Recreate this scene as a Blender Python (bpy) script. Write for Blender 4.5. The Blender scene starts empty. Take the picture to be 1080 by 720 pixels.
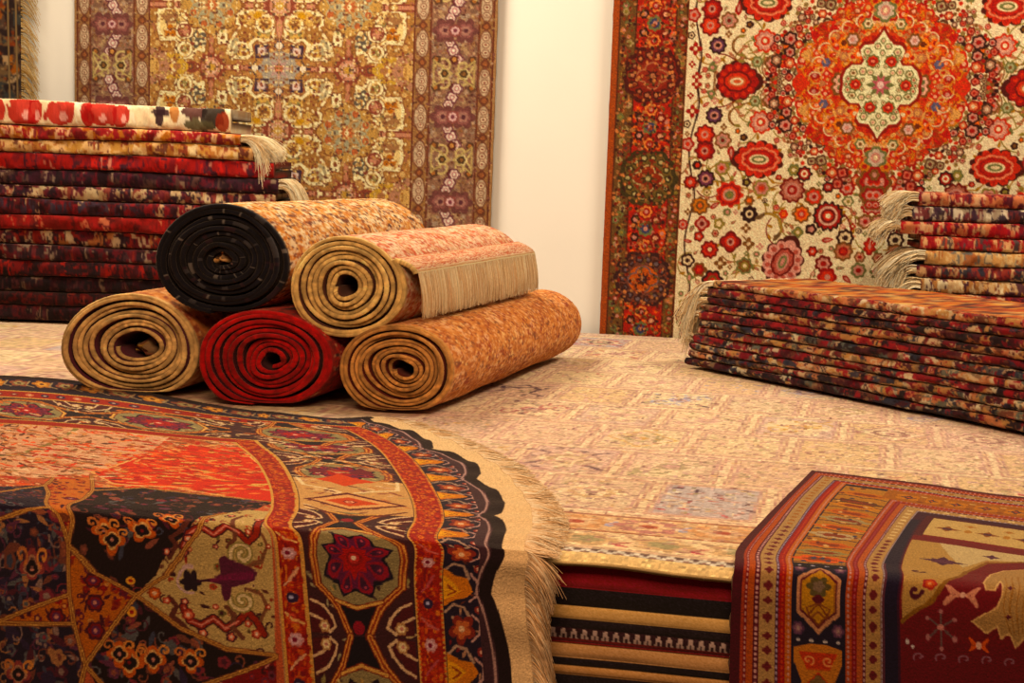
import math, random
import numpy as np

# ------------------------------------------------------------------ camera geometry (metres, z=0 is the top of the display bed)
FL = 1500.0; CAMZ = 0.73; PITCH = math.radians(7.2); ROLL = 0.036; YAW = math.radians(10.6)
FV = np.array([0, math.cos(PITCH), -math.sin(PITCH)]); U0 = np.array([0, math.sin(PITCH), math.cos(PITCH)]); R0 = np.array([1., 0, 0])
RV = math.cos(ROLL)*R0 + math.sin(ROLL)*U0; UV = -math.sin(ROLL)*R0 + math.cos(ROLL)*U0
CAM = np.array([0, 0, CAMZ])
def ray(px, py): return FV + ((px-540)/FL)*RV + ((360-py)/FL)*UV
def hitz(px, py, z=0.):
    r = ray(px, py); return CAM + r*((z-CAMZ)/r[2])
E1 = np.array([math.cos(YAW), -math.sin(YAW), 0]); E2 = np.array([math.sin(YAW), math.cos(YAW), 0]); EZ = np.array([0, 0, 1.])
O = hitz(670, 592)
WALLB = 3.576
def W(a, b, z):
    a = np.asarray(a, float)[..., None]; b = np.asarray(b, float)[..., None]; z = np.asarray(z, float)[..., None]
    return O + a*E1 + b*E2 + z*EZ
def hitb(px, py, b):
    r = ray(px, py); t = ((O-CAM)@E2 + b)/(r@E2); return CAM + r*t
def ab(p):
    d = p-O; return d@E1, d@E2, p[..., 2]
def proj(p):
    d = p-CAM; w = d@FV; return 540+FL*(d@RV)/w, 360-FL*(d@UV)/w

# ------------------------------------------------------------------ a small pattern weaver: shapes woven into a grid of knots
def hexc(s):
    return np.array([int(s[i:i+2], 16)/255. for i in (0, 2, 4)])
def col(c):
    return hexc(c) if isinstance(c, str) else np.asarray(c, float)
def lin(c):
    c = np.clip(c, 0, 1); return np.where(c <= 0.04045, c/12.92, ((c+0.055)/1.055)**2.4)

class Weave:
    def __init__(self, x0, y0, x1, y1, ppu, bg):
        self.x0, self.y0, self.ppu = x0, y0, ppu
        self.w = int(round((x1-x0)*ppu)); self.h = int(round((y1-y0)*ppu))
        self.a = np.empty((self.h, self.w, 3), np.float32); self.a[:] = col(bg)
        self.sym = [(1, 0, 0, 0, 1, 0)]
        self.clip = None
    def _apply(self, T, P):
        x = T[0]*P[:, 0]+T[1]*P[:, 1]+T[2]; y = T[3]*P[:, 0]+T[4]*P[:, 1]+T[5]
        return np.stack([(x-self.x0)*self.ppu-.5, (y-self.y0)*self.ppu-.5], 1)
    def _blend(self, i0, i1, j0, j1, m, c):
        if self.clip is not None: m = m*self.clip[j0:j1, i0:i1]
        s = self.a[j0:j1, i0:i1]; s += m[..., None]*(c-s)
    def poly(self, P, c):
        P = np.asarray(P, float); c = col(c)
        for T in self.sym:
            Q = self._apply(T, P)
            i0 = max(0, int(math.floor(Q[:, 0].min()))-1); i1 = min(self.w, int(math.ceil(Q[:, 0].max()))+2)
            j0 = max(0, int(math.floor(Q[:, 1].min()))-1); j1 = min(self.h, int(math.ceil(Q[:, 1].max()))+2)
            if i1 <= i0 or j1 <= j0: continue
            S = 3
            xs = (np.arange((i1-i0)*S)+.5)/S-.5+i0; ys = (np.arange((j1-j0)*S)+.5)/S-.5+j0
            ins = np.zeros((len(ys), len(xs)), bool)
            A = Q; B = np.roll(Q, -1, 0)
            for (ax, ay), (bx, by) in zip(A, B):
                if ay == by: continue
                r = (ys > min(ay, by)) & (ys <= max(ay, by))
                if not r.any(): continue
                xi = ax+(ys[r]-ay)*(bx-ax)/(by-ay)
                ins[r] ^= xs[None, :] < xi[:, None]
            m = ins.reshape(j1-j0, S, i1-i0, S).mean((1, 3)).astype(np.float32)
            self._blend(i0, i1, j0, j1, m, c)
    def line(self, P, w, c, closed=False):
        P = np.asarray(P, float); c = col(c)
        if closed: P = np.vstack([P, P[:1]])
        for T in self.sym:
            Q = self._apply(T, P); hw = w*self.ppu/2
            for (ax, ay), (bx, by) in zip(Q[:-1], Q[1:]):
                i0 = max(0, int(min(ax, bx)-hw-1)); i1 = min(self.w, int(max(ax, bx)+hw+3))
                j0 = max(0, int(min(ay, by)-hw-1)); j1 = min(self.h, int(max(ay, by)+hw+3))
                if i1 <= i0 or j1 <= j0: continue
                X = np.arange(i0, i1)[None, :]; Y = np.arange(j0, j1)[:, None]
                dx, dy = bx-ax, by-ay; L = dx*dx+dy*dy+1e-9
                t = np.clip(((X-ax)*dx+(Y-ay)*dy)/L, 0, 1)
                d = np.hypot(X-ax-t*dx, Y-ay-t*dy)
                m = (np.clip(hw-d+.5, 0, 1)*min(1, 2*hw)).astype(np.float32) if hw > .5 else (np.clip(1-d/1.0, 0, 1)*2*hw).astype(np.float32)
                self._blend(i0, i1, j0, j1, m, c)
    def rect(self, x0, y0, x1, y1, c): self.poly([(x0, y0), (x1, y0), (x1, y1), (x0, y1)], c)
    def ell(self, x, y, rx, ry, c, ang=0, n=22): self.poly(lobes(x, y, rx, ry, 0, 1, ang, n), c)
    def speckle(self, amt, seed=1):
        r = np.random.default_rng(seed); self.a += (r.standard_normal((self.h, self.w, 1))*amt).astype(np.float32)*self.a.clip(.15, 1)

def lobes(x, y, rx, ry, amp, k, ang=0, n=48, ph=0):
    t = np.linspace(0, 2*math.pi, n, endpoint=False)
    r = 1+amp*(np.abs(np.cos(k*t/2+ph))*2-1) if amp else np.ones_like(t)
    X = rx*r*np.cos(t); Y = ry*r*np.sin(t)
    ca, sa = math.cos(ang), math.sin(ang)
    return np.stack([x+ca*X-sa*Y, y+sa*X+ca*Y], 1)
def star(x, y, r, r2, k, ang=0):
    t = np.arange(2*k)*math.pi/k+ang; rr = np.where(np.arange(2*k) % 2 == 0, r, r2)
    return np.stack([x+rr*np.cos(t), y+rr*np.sin(t)], 1)
def tear(x, y, L, w, ang, n=16):
    t = np.linspace(0, 1, n); up = w/2*np.sin(math.pi*t**.7)
    X = np.concatenate([t*L, (t*L)[::-1]])-L/2; Y = np.concatenate([up, -up[::-1]])
    ca, sa = math.cos(ang), math.sin(ang)
    return np.stack([x+ca*X-sa*Y, y+sa*X+ca*Y], 1)
def rot(P, x, y, ang, s=1.):
    P = np.asarray(P, float)*s; ca, sa = math.cos(ang), math.sin(ang)
    return np.stack([x+ca*P[:, 0]-sa*P[:, 1], y+sa*P[:, 0]+ca*P[:, 1]], 1)
def spiral(x, y, r, ang, turns=1.3, flip=1, n=18):
    t = np.linspace(0, 1, n); th = ang+flip*t*turns*2*math.pi; rr = r*(1-t*.85)
    return np.stack([x+rr*np.cos(th), y+rr*np.sin(th)], 1)
def rosette(cv, x, y, r, cs, k=8, ang=0):
    """scalloped flower, cs outer to inner"""
    n = len(cs)
    for i, c in enumerate(cs):
        f = 1-i/n
        cv.poly(lobes(x, y, r*f, r*f, .13 if i < 2 else 0, k, ang, 40 if r > 2 else 20), c)
def palmette(cv, x, y, L, w, ang, cs):
    """pointed palmette: a fan of separate petals round an almond heart"""
    outer, ring, mid, heart, core = cs
    tip = tear(x+math.cos(ang)*L*.36, y+math.sin(ang)*L*.36, L*.42, w*.46, ang+math.pi)
    cv.poly(rot(lobes(0, 0, L*.44, w*.5, .09, 11, 0, 90), x, y, ang), '4A1812'); cv.poly(tip, '4A1812')
    for k in range(11):
        a = .55+k*(2*math.pi-1.1)/10; px, py = L*.325*math.cos(a), w*.37*math.sin(a)
        X, Y = x+math.cos(ang)*px-math.sin(ang)*py, y+math.sin(ang)*px+math.cos(ang)*py
        cv.ell(X, Y, L*.105, w*.125, ring, ang+a); cv.ell(X, Y, L*.055, w*.06, mid, ang+a)
    cv.poly(tear(x+math.cos(ang)*L*.30, y+math.sin(ang)*L*.30, L*.34, w*.30, ang+math.pi), ring)
    cv.poly(rot(lobes(0, 0, L*.29, w*.27, .05, 9, 0, 50), x, y, ang), outer); cv.poly(rot(lobes(0, 0, L*.25, w*.22, .05, 9, 0, 50), x, y, ang), mid)
    cv.ell(x, y, L*.19, w*.145, heart, ang); cv.ell(x, y, L*.14, w*.10, core, ang); cv.ell(x, y, L*.09, w*.05, heart, ang)
def leaf(cv, x, y, L, w, ang, c, c2=None):
    cv.poly(tear(x, y, L, w, ang), c)
    if c2 is not None: cv.poly(tear(x, y, L*.6, w*.45, ang), c2)
def crescent(cv, x, y, r, ang, c, c2):
    t = np.linspace(-1.9, 1.9, 14); o = np.stack([r*np.cos(t), r*np.sin(t)], 1); t2 = t[::-1]
    i = np.stack([r*.25+r*.72*np.cos(t2), r*.72*np.sin(t2)], 1)
    cv.poly(rot(np.vstack([o, i]), x, y, ang+math.pi), c)
    o2 = np.stack([r*.9*np.cos(t), r*.9*np.sin(t)], 1)[3:-3]
    cv.line(rot(o2, x, y, ang+math.pi), r*.16, c2)
def quatre(cv, x, y, r, c, c2, ang=0):
    for i in range(4):
        a = ang+i*math.pi/2; cv.ell(x+math.cos(a)*r*.55, y+math.sin(a)*r*.55, r*.45, r*.36, c, a)
    cv.ell(x, y, r*.3, r*.3, c2)

def vnoise(nu, nv, cu, cv_, rng):
    """smooth value noise on an nv x nu grid with cells of cu x cv"""
    gu, gv = int(nu/cu)+3, int(nv/cv_)+3
    g = rng.random((gv, gu)); u = np.arange(nu)/cu; v = np.arange(nv)/cv_
    i = u.astype(int); j = v.astype(int); fu = u-i; fv = v-j
    fu = fu*fu*(3-2*fu); fv = (fv*fv*(3-2*fv))[:, None]
    a = g[np.ix_(j, i)]*(1-fu)+g[np.ix_(j, i+1)]*fu; b = g[np.ix_(j+1, i)]*(1-fu)+g[np.ix_(j+1, i+1)]*fu
    return a*(1-fv)+b*fv
def knots(nu, nv, cells, pal, wts, seed, warp=1.2):
    """motif-like patches of dyed wool seen edge on: random palette cells at several scales"""
    rng = np.random.default_rng(seed); pal = np.array([col(c) for c in pal]); w = np.array(wts, float); w /= w.sum()
    out = np.zeros((nv, nu, 3)); U, V = np.meshgrid(np.arange(nu, dtype=float), np.arange(nv, dtype=float))
    tot = 0; wsum = sum(c[2] for c in cells); pick = rng.random((nv//2+2, nu//2+2)).repeat(2, 0).repeat(2, 1)[:nv, :nu]*.35+vnoise(nu, nv, 7, 5, rng)*.65
    lo = 0.
    for (cu, cv_, k) in cells:
        wu = (vnoise(nu, nv, cu*1.3, cv_*1.3, rng)-.5)*cu*warp; wv = (vnoise(nu, nv, cu*1.3, cv_*1.3, rng)-.5)*cv_*warp
        i = np.floor((U+wu)/cu).astype(int)+3; j = np.floor((V+wv)/cv_).astype(int)+3
        t = rng.choice(len(pal), size=(j.max()+2, i.max()+2), p=w)
        q = pal[t[np.clip(j, 0, None), np.clip(i, 0, None)]]; out += q*k*.25
        r = (pick >= .2+.6*lo/wsum) & (pick < .2+.6*(lo+k)/wsum) | ((lo == 0) & (pick < .2)) | ((lo+k >= wsum-1e-6) & (pick >= .8))
        out += np.where(r[..., None], q, 0)*wsum*.75; lo += k
    return (out/wsum).astype(np.float32)
def blur(a, k=1):
    for _ in range(k):
        p = np.pad(a, ((1, 1), (1, 1), (0, 0)), 'edge'); a = (p[:-2, 1:-1]+p[2:, 1:-1]+p[1:-1, :-2]+p[1:-1, 2:]+2*a)/6
    return a
# ------------------------------------------------------------------ pattern of the red medallion rug on the wall (cm, origin at the medallion)
RA, RZ = 0.595, 1.10
def pattern_red():
    ppu = 2.8; rng = random.Random(5)
    def rp(px, py):
        a, b, z = ab(hitb(px, py, WALLB)); return (a-RA)*100, (RZ-z)*100
    CR, CR2, RED, DRED, MAR, BRN, OLV, PNK, ORG, DK, GRN = 'F3D2A0', 'E9C490', 'C93A20', '9C2418', '6E1A14', '7A4A26', '8C7438', 'C9826A', 'E8672E', '33150F', '6F6A3C'
    q = Weave(-80.5, 0, 0, 150, ppu, CR)
    occ = []
    def free(x, y, r): return all((x-a)**2+(y-b)**2 > (r+c)**2 for a, b, c in occ)
    S = .38
    def R(px, py, r, cs, k=8, ang=0):
        x, y = rp(px, py); rosette(q, x, y, r*S, cs, k, ang); occ.append((x, y, r*S))
    # curling vines under the flowers
    for i in range(90):
        x, y = rng.uniform(-78, -4), rng.uniform(3, 147)
        P = [(x, y)]; th = rng.uniform(0, 6.28); k = rng.choice((-1, 1))*rng.uniform(.12, .3)
        for j in range(14):
            th += k; P.append((P[-1][0]+1.5*math.cos(th), P[-1][1]+1.5*math.sin(th)))
        q.line(P, .5, rng.choice((BRN, OLV, 'A5702F', MAR)))
        for j in (3, 6, 9, 12):
            leaf(q, P[j][0]+1, P[j][1]+.6, 3.2, 1.3, rng.uniform(0, 6.28), rng.choice((OLV, 'A5702F', GRN, 'B06A48')))
    for x0 in (-76,):
        q.line([(x0+math.sin(y*.16)*1.5, y) for y in np.linspace(0, 112, 60)], .7, DK)
    A = lambda *c: list(c)
    R(753, 122, 9, A(DK, '5A3040', PNK, DK), 9)
    R(802, 129, 12, A(RED, PNK, 'E2A080', RED, CR), 9)
    R(796, 107, 6, A(GRN, 'A9A070', BRN), 6); R(811, 106, 7, A(BRN, PNK, RED), 6)
    R(743, 142, 10.5, A(MAR, RED, 'D85038', PNK, RED), 8); R(743, 159, 10.5, A(MAR, DRED, RED, PNK, MAR), 8)
    R(762, 148, 9, A(BRN, PNK, 'A08060', MAR), 7); R(784, 145, 4, A(DK, BRN), 5)
    R(735, 174, 5, A(DK, RED), 6); R(761, 177, 8, A(OLV, PNK, RED), 7); R(744, 188, 9.5, A(DK, '6A3040', PNK, DK), 9)
    R(769, 205, 14, A(RED, DRED, 'D8432A', PNK, GRN, OLV), 9); R(738, 217, 10, A(BRN, 'C8702F', BRN, ORG), 8)
    R(787, 192, 4.5, A(DK, OLV), 5); R(803, 198, 9, A(OLV, PNK, 'B0503A', RED), 6); R(835, 200, 13.5, A(MAR, 'B0624A', PNK, DRED, PNK), 11)
    R(837, 179, 6.5, A(GRN, OLV, CR2), 6); R(848, 183, 8, A(DK, DRED, CR, RED), 8); R(873, 197, 6, A(DK, DRED, PNK), 7)
    R(858, 207, 10, A(BRN, RED, PNK, DRED), 7); R(867, 180, 7, A(OLV, PNK, RED), 6); R(887, 185, 9.5, A(BRN, PNK, DRED), 8)
    R(893, 198, 8, A(DRED, PNK, RED), 7); R(894, 212, 6, A(GRN, CR2, OLV), 6); R(873, 228, 16, A(DK, DRED, 'D8A080', MAR, RED, CR), 14)
    R(845, 226, 9.5, A(BRN, ORG, RED, PNK), 8); R(790, 226, 9, A(DK, '2A1210', CR2, DK), 8); R(826, 226, 5, A(RED, ORG), 6)
    R(770, 255, 11, A(MAR, DRED, RED, PNK, MAR), 4); R(748, 263, 9.5, A(MAR, RED, DRED, CR2), 9); R(841, 245, 6, A(GRN, OLV, CR2), 4)
    R(855, 242, 6, A(DK, PNK), 5); R(891, 251, 9, A(DK, CR2, DK), 8); R(889, 265, 10, A(BRN, 'B86848', DRED, RED), 8)
    R(868, 278, 9, A(MAR, PNK, DRED), 7); R(872, 292, 10, A(DRED, RED, PNK), 6); R(751, 295, 11, A(DK, DRED, BRN, RED), 6)
    R(737, 284, 8, A(BRN, DRED, RED), 6); R(785, 280, 9, A(GRN, BRN, OLV, CR2), 7); R(740, 236, 8, A(DRED, PNK, MAR), 4); R(912, 234, 8, A(BRN, PNK, DRED), 7)
    R(758, 236, 6, A(OLV, CR2), 5); R(920, 260, 10, A(DRED, RED, PNK, GRN), 9); R(905, 285, 8, A(GRN, PNK, DRED), 7); R(775, 318, 12, A(DRED, RED, PNK, MAR), 8)
    for px, py, r, a in ((779, 123, 12, 0), (809, 240, 17, 2.4), (765, 108, 6, 1), (822, 262, 5, 3)):
        x, y = rp(px, py); crescent(q, x, y, r*S, a, OLV if r < 15 else '6A4A2C', BRN if r < 15 else 'A07838'); occ.append((x, y, r*S))
    PC = (DRED, RED, 'B83020', CR2, GRN)
    x, y = rp(800, 168); palmette(q, x, y, 58*S, 39*S, math.pi, PC); q.line(lobes(x+.6, y, 19*S, 12*S, .06, 9, 0, 60), .8, 'E07A58', True); occ.append((x, y, 9))
    x, y = rp(777, 88); palmette(q, x, 0, 52*S, 42*S, 0, (MAR, DRED, RED, 'C85A3A', CR2)); occ.append((x, 0, 9))
    x, y = rp(825, 276); palmette(q, x, y, 56*S, 44*S, -1.2, (MAR, 'D89078', 'B05040', PNK, GRN)); occ.append((x, y, 9))
    palmette(q, -20, 92, 20, 15, 1.57, PC); occ.append((-20, 92, 9)); palmette(q, -55, 112, 24, 16, 0, PC); occ.append((-55, 112, 10))
    palmette(q, -30, 128, 24, 18, 2.0, (MAR, DRED, 'B05040', PNK, GRN)); occ.append((-30, 128, 10))
    smalls = [(DRED, PNK, RED), (BRN, ORG), (DK, CR2, DK), (OLV, CR2, BRN), (MAR, RED, PNK), (GRN, PNK), (BRN, 'C88060', DRED)]
    def inmed(x, y, R0=41): return (x*x+y*y*1.12) < R0*R0
    for i in range(2600):
        x, y = rng.uniform(-79, -1), rng.uniform(1, 148); r = rng.choice((1.2, 1.6, 2.2, 2.8))
        if inmed(x, y) or not free(x, y, r+.15): continue
        occ.append((x, y, r)); t = rng.random()
        if t < .5: rosette(q, x, y, r, rng.choice(smalls), rng.choice((5, 6, 8)))
        elif t < .75: leaf(q, x, y, r*2.3, r, rng.uniform(0, 6.3), rng.choice((OLV, BRN, GRN, DRED)), PNK)
        else: quatre(q, x, y, r, rng.choice((DRED, GRN, BRN, PNK)), CR2)
    # medallion: rim of pale florets, then the orange red ground
    occ2 = []
    for i in range(9000):
        th = rng.uniform(0, math.pi/2); R0 = rng.uniform(32.5, 46.5+1.5*math.cos(16*th)); r = rng.choice((2.9, 2.3, 1.7, 1.2, .9)) if i < 3000 else rng.choice((1.2, .8))
        x, y = -R0*math.cos(th), R0*math.sin(th)/1.08
        if any((x-p)**2+(y-w_)**2 < (r+c_)**2*.86 for p, w_, c_ in occ2): continue
        occ2.append((x, y, r)); t = (R0-32)/14
        cs_ = rng.choice(((DK, PNK, DRED), (BRN, 'C88A70', DRED), ('5A3420', 'A88A60', '6A2A20'), (MAR, 'C8604A', DRED), ('4A2A1C', 'B07A5A', 'E0B890'), (DRED, 'D8704A', CR2)))
        if r > 1.1: rosette(q, x, y, r*1.05, cs_, rng.choice((4, 5, 6)), rng.uniform(0, 3))
        else: q.ell(x, y, r, r, rng.choice((DRED, BRN, DK, '8A6A3C', RED)))
    for t in (1, ):
        for k, (yy, w) in enumerate(((40, 5.5), (45.5, 4), (49.5, 2.4))):
            rosette(q, -1.5, yy, w, (BRN, DRED, PNK, RED), 6)
    q.poly([(-r*math.sin(t), r*math.cos(t)/1.05) for t in np.linspace(0, math.pi/2, 60) for r in [34.5+1.6*math.cos(16*t)]]+[(0, 0)], 'CB3A1C')
    for i in range(520):
        th = rng.uniform(0, math.pi/2); r = 34*math.sqrt(rng.uniform(.12, 1)); x, y = -r*math.sin(th), r*math.cos(th)
        c = rng.choice(('D4582A', 'D07838', 'C83E20', 'B82C18', 'D89858', 'B87048', 'C8452C', 'A03A1C'))
        if rng.random() < .6: leaf(q, x, y, rng.uniform(2.5, 5), rng.uniform(.9, 1.6), rng.uniform(0, 6.3), c)
        else: rosette(q, x, y, rng.uniform(1, 2), (c, rng.choice(('D89858', 'B02C18', 'E8A078'))), 6)
    for px, py, r, cs in ((885, 92, 7, (BRN, 'E0A080', GRN)), (868, 110, 4, ('5A5060', '706070')), (884, 131, 5, ('E8803A', '6A2A18')), (893, 135, 6, (BRN, 'D8A890', PNK)), (907, 152, 5, (GRN, CR2, BRN)), (901, 120, 4, (ORG, CR2)), (858, 96, 4, (DRED, PNK)), (872, 132, 4, (ORG, DRED)), (915, 160, 4, (DRED, ORG))):
        x, y = rp(px, py); rosette(q, x, abs(y), r*S*1.2, cs, 6)
    for th in np.linspace(.1, 1.5, 7): crescent(q, -27*math.sin(th), 27*math.cos(th), 3, -th, 'D8884A', CR2)
    rosette(q, 0, 30, 4.4, (GRN, 'C8A888', PNK, CR2), 7); rosette(q, 0, 37, 3.4, (DRED, BRN, PNK), 6)
    H = [(0, 59), (4, 52), (8, 47), (11, 43), (20, 42), (24, 37), (23, 31), (19, 26), (22, 21), (31, 21), (38, 15), (41, 7), (40, 0)]
    P = np.array([(-x*S, y*S) for x, y in H]+[(0, 0)])
    q.poly(P*1.09, '8A2416'); q.poly(P, 'F0DCA4')
    for x, y, r in ((10, 25, 7), (27, 0, 7)): rosette(q, -x*S, y*S, r*S, (GRN, RED, DRED, 'E88060'), 8)
    for x, y, r in ((20, 14, 4), (30, 12, 4), (35, 6, 3), (16, 35, 4), (6, 41, 3.4), (0, 47, 3), (0, 34, 3.2), (37, 0, 2.6), (12, 13, 3), (5, 20, 2.5), (20, 5, 2.5), (19, 29, 2.4)):
        rosette(q, -x*S, y*S, r*S*1.1, (GRN, CR2, rng.choice((DRED, BRN, PNK))), 6)
    q.poly(star(0, 0, 6.2, 3.4, 8), GRN); q.poly(star(0, 0, 4.6, 2.2, 8, .39), 'B85A58'); q.ell(0, 0, 1.6, 1.6, 'E8B8A0')
    full = Weave(-112.5, -150, 112.5, 150, ppu, 'A9472A')
    # side borders: rust cord, brown guard, red main border with round cartouches, brown guard
    b = Weave(-112.5, -150, -80.5, 150, ppu, 'A24A2A')
    b.rect(-109.5, -151, -102.5, 151, '6A4626'); b.rect(-102.5, -151, -85.5, 151, 'A82C18'); b.rect(-85.5, -151, -80.5, 151, '744A26')
    for x in (-109.5, -102.5, -85.5, -81): b.line([(x, -151), (x, 151)], .6, '4A2014')
    for y in np.arange(-150, 151, 2.6):
        rosette(b, -106+math.sin(y*.7)*1.6, y, 1.5, (rng.choice((GRN, BRN, '8A3A28', 'A88858')), rng.choice((PNK, OLV, '5A3A2A'))), 5)
        rosette(b, -83+math.sin(y*.7)*.8, y, 1.4, (rng.choice(('5A3A20', '9A6A40', '8A3020')), rng.choice((PNK, OLV, GRN))), 5)
    for i in range(900):
        x, y = rng.uniform(-101.5, -86.5), rng.uniform(-150, 150)
        rosette(b, x, y, rng.uniform(.8, 1.7), (rng.choice(('D8452A', 'C83822', '8E2016', 'E06A3A', '90302A', 'B86048')), rng.choice((PNK, '7A1A14', ORG))), 5)
    styles = [('4A1814', '7A241C', '8E3024', 'B06A48'), ('3E3018', '6A5028', '8A3020', 'B8A068'), ('3A1C18', '6A3A2C', 'C0582A', '6A5450')]
    for k in range(-4, 4):
        y = k*43.5-1.5; s = styles[k % 3]; x = -94.5
        b.poly(lobes(x, y, 12.5, 12.5, .05, 12, 0, 60), s[0]); b.poly(lobes(x, y, 10.5, 10.8, .05, 12, 0, 60), s[1])
        for j in range(14):
            a = j*math.pi/7; rosette(b, x+8.6*math.cos(a), y+8.8*math.sin(a), 1.6, (s[0], s[3]), 5)
        b.ell(x, y, 6.6, 6.0, s[2]); b.line(lobes(x, y, 5.4, 4.6, .2, 4, 0, 40), .6, s[3], True); b.poly(star(x, y, 3.4, 1.6, 8), s[0]); b.ell(x, y, 1.1, 1.1, s[3])
        for sg in (-1, 1): rosette(b, x, y+sg*14.5, 3.4, ('8A2016', 'E0824A', DRED, PNK), 7); rosette(b, x-4.5, y+sg*18, 2, (DK, PNK), 6); rosette(b, x+4.5, y+sg*18, 2, (MAR, 'E09A70'), 6); rosette(b, x, y+21.75, 3, (GRN, '3A3A50', PNK), 8)
    for i in range(2600):
        x, y = rng.uniform(-109, -81), rng.uniform(-150, 150)
        b.ell(x, y, rng.uniform(.4, .9), rng.uniform(.4, .9), rng.choice(('4A2014', '8A3A24', 'A86A40', '6A4A28', 'C87848', '3A1A14', '7A2418')), n=7)
    nb = b.w; full.a[:, :nb] = b.a; full.a[:, -nb:] = b.a[:, ::-1]
    hq = np.concatenate([q.a[::-1], q.a], 0); wq = min(q.w, full.w//2-nb+1)
    hh = hq[:full.h, hq.shape[1]-(full.w//2-nb):]
    full.a[:hh.shape[0], nb:full.w//2] = hh; full.a[:hh.shape[0], full.w-full.w//2:full.w-nb] = hh[:, ::-1]
    full.speckle(.10, 3)
    return full

# ------------------------------------------------------------------ pattern of the pale gold rug with the lattice of stars (cm)
LA, LZ = -2.02, 1.105
def pattern_gold():
    ppu = 2.4; rng = random.Random(9)
    WH, YL, BR, DB, MA, PK, GY, GN, BL, DK, TN = 'F0D8A0', 'CB9C56', 'A06A38', '86522F', '84402F', 'C08060', 'A8946C', '8E7E4C', 'A09078', '3A2030', 'C89A62'
    q = Weave(-62, -58, 0, 58, ppu, 'A87442')
    M = lambda p: [(-x, y) for x, y in p]
    q.sym = [(-1, 0, 0, 0, 1, 0), (-1, 0, 0, 0, -1, 0), (-1, 0, 0, 0, 1, -58*2), (-1, 0, 0, 0, -1, 58*2)]
    q.sym = q.sym[:2]+[(-1, 0, 0, 0, -1, 58), (-1, 0, 0, 0, 1, -58)] if False else [(-1, 0, 0, 0, 1, 0), (-1, 0, 0, 0, -1, 0), (-1, 0, 0, 0, -1, 58), (-1, 0, 0, 0, 1, -58)]
    def cloud(P, fill):
        q.line(P, 2.6, DB, True); q.poly(P, fill); q.line(P, 1.5, WH, True)
    def ring(x, y, r, c, c2, w=1.3): q.ell(x, y, r+.9, r+.9, DB); q.ell(x, y, r+.5, r+.5, WH); q.ell(x, y, r-w+.5, r-w+.5, c); q.poly(lobes(x, y, r*.5, r*.5, .3, 5, rng.random(), 20), c2)
    for i in range(240):
        q.poly(lobes(rng.uniform(0, 62), rng.uniform(0, 29), 1.2, 1.2, .2, 5, 0, 12), rng.choice(('C4935A', 'A56E40', 'D0A468', '9C6244', 'B88050')))
    cloud([(3, 14), (2, 20), (3, 25.5), (8, 27.5), (13, 27), (16, 25.5), (19.5, 25), (20, 21), (17, 19.5), (19.5, 17), (22.5, 13), (24, 8), (22, 5), (15, 4.5), (12.5, 7), (13.5, 11), (11, 13.5), (7, 12.5)], YL)
    q.poly(lobes(15, 16.4, 4.2, 4, .1, 5, 0, 30), '9C6A3C'); q.ell(20.3, 10, 2.6, 4.2, GY, .3); q.line(spiral(17, 8.5, 4.5, 0, .8), 1.0, WH)
    ring(6.5, 20.7, 3.9, YL, DB); q.line(spiral(17, 23, 2.6, 2, 1.2), .9, DB); q.ell(10, 24.5, 2.2, 1.5, 'C0883A')
    for x, y in ((12, 20), (9, 16), (5, 16), (14, 23.5), (18, 13), (11, 9.5), (16, 6.2)): q.ell(x, y, .9, .9, rng.choice((GN, MA, DB, BR)))
    cloud([(25, 12), (28, 11.5), (28.5, 18), (25.5, 19)], WH); q.ell(26.5, 14, .9, 1.2, DB); q.ell(26.8, 17, .8, .8, GN)
    cloud([(36, 7.5), (39, 8.5), (42, 4.6), (47, 4), (49, 8), (48, 12), (50, 13), (56, 12.6), (57.5, 18), (57, 26), (51, 28), (44, 28), (40.5, 25), (42, 21.5), (40, 18), (36, 18.5), (35.5, 12)], 'E6C280')
    q.poly(lobes(38.5, 13, 3.6, 3.6, .25, 5, 0, 30), '5E5040'); [q.ell(38.5+2.1*math.cos(a), 13+2.1*math.sin(a), .8, .8, WH) for a in np.arange(0, 6.2, 1.256)]
    ring(45, 17, 3.8, MA, PK, 1.0); q.poly(lobes(52, 23.5, 3.8, 3.4, .12, 6), '9A6A44'); ring(43.5, 25, 2.6, BR, MA)
    for x, y in ((50.5, 15.5), (53.5, 15.5), (52, 18.2)): q.ell(x, y, 1.5, 1.5, 'B86A30')
    ring(44.8, 8.2, 3.1, BR, GN); q.ell(41, 11, 1.1, 1.1, MA); q.ell(39.5, 20.5, 1.2, 1.2, DB); q.ell(48, 21.5, 1.1, 1.1, GN)
    # bars joining the nodes
    q.rect(8, -1.6, 62, 1.6, DB); q.rect(8, -.9, 62, .9, PK); q.rect(-1.7, 8, 1.7, 40, DB); q.rect(-1, 8, 1, 40, PK); q.rect(30.2, 0, 33.8, 30, DB); q.rect(30.9, 0, 33.1, 30, 'B87858'); q.rect(0, 27.6, 62, 30.4, MA); q.rect(0, 28.3, 62, 29.7, PK)
    for x in (12, 20, 38, 43): q.ell(x, 0, 2.6, 1.5, MA); q.ell(x, 0, 1.3, .8, WH)
    for x in (10, 18, 44, 52): q.ell(x, 29, 2.2, 1.3, DB); q.ell(x, 29, 1, .6, WH)
    q.poly(tear(42.5, 1, 9, 3.4, 0), MA); q.poly(lobes(51, 0, 7, 6, .15, 6, 0, 40), 'C89A4A'); q.poly(lobes(52, 0, 4.6, 4, .2, 6, 0, 40), 'A8704A'); q.ell(52, 0, 1.6, 1.6, 'E0B060'); q.poly(lobes(60, 0, 7, 8, .12, 8, 0, 40), 'B07A5A'); q.ell(60, 0, 3, 4, 'D0A060')
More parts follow.
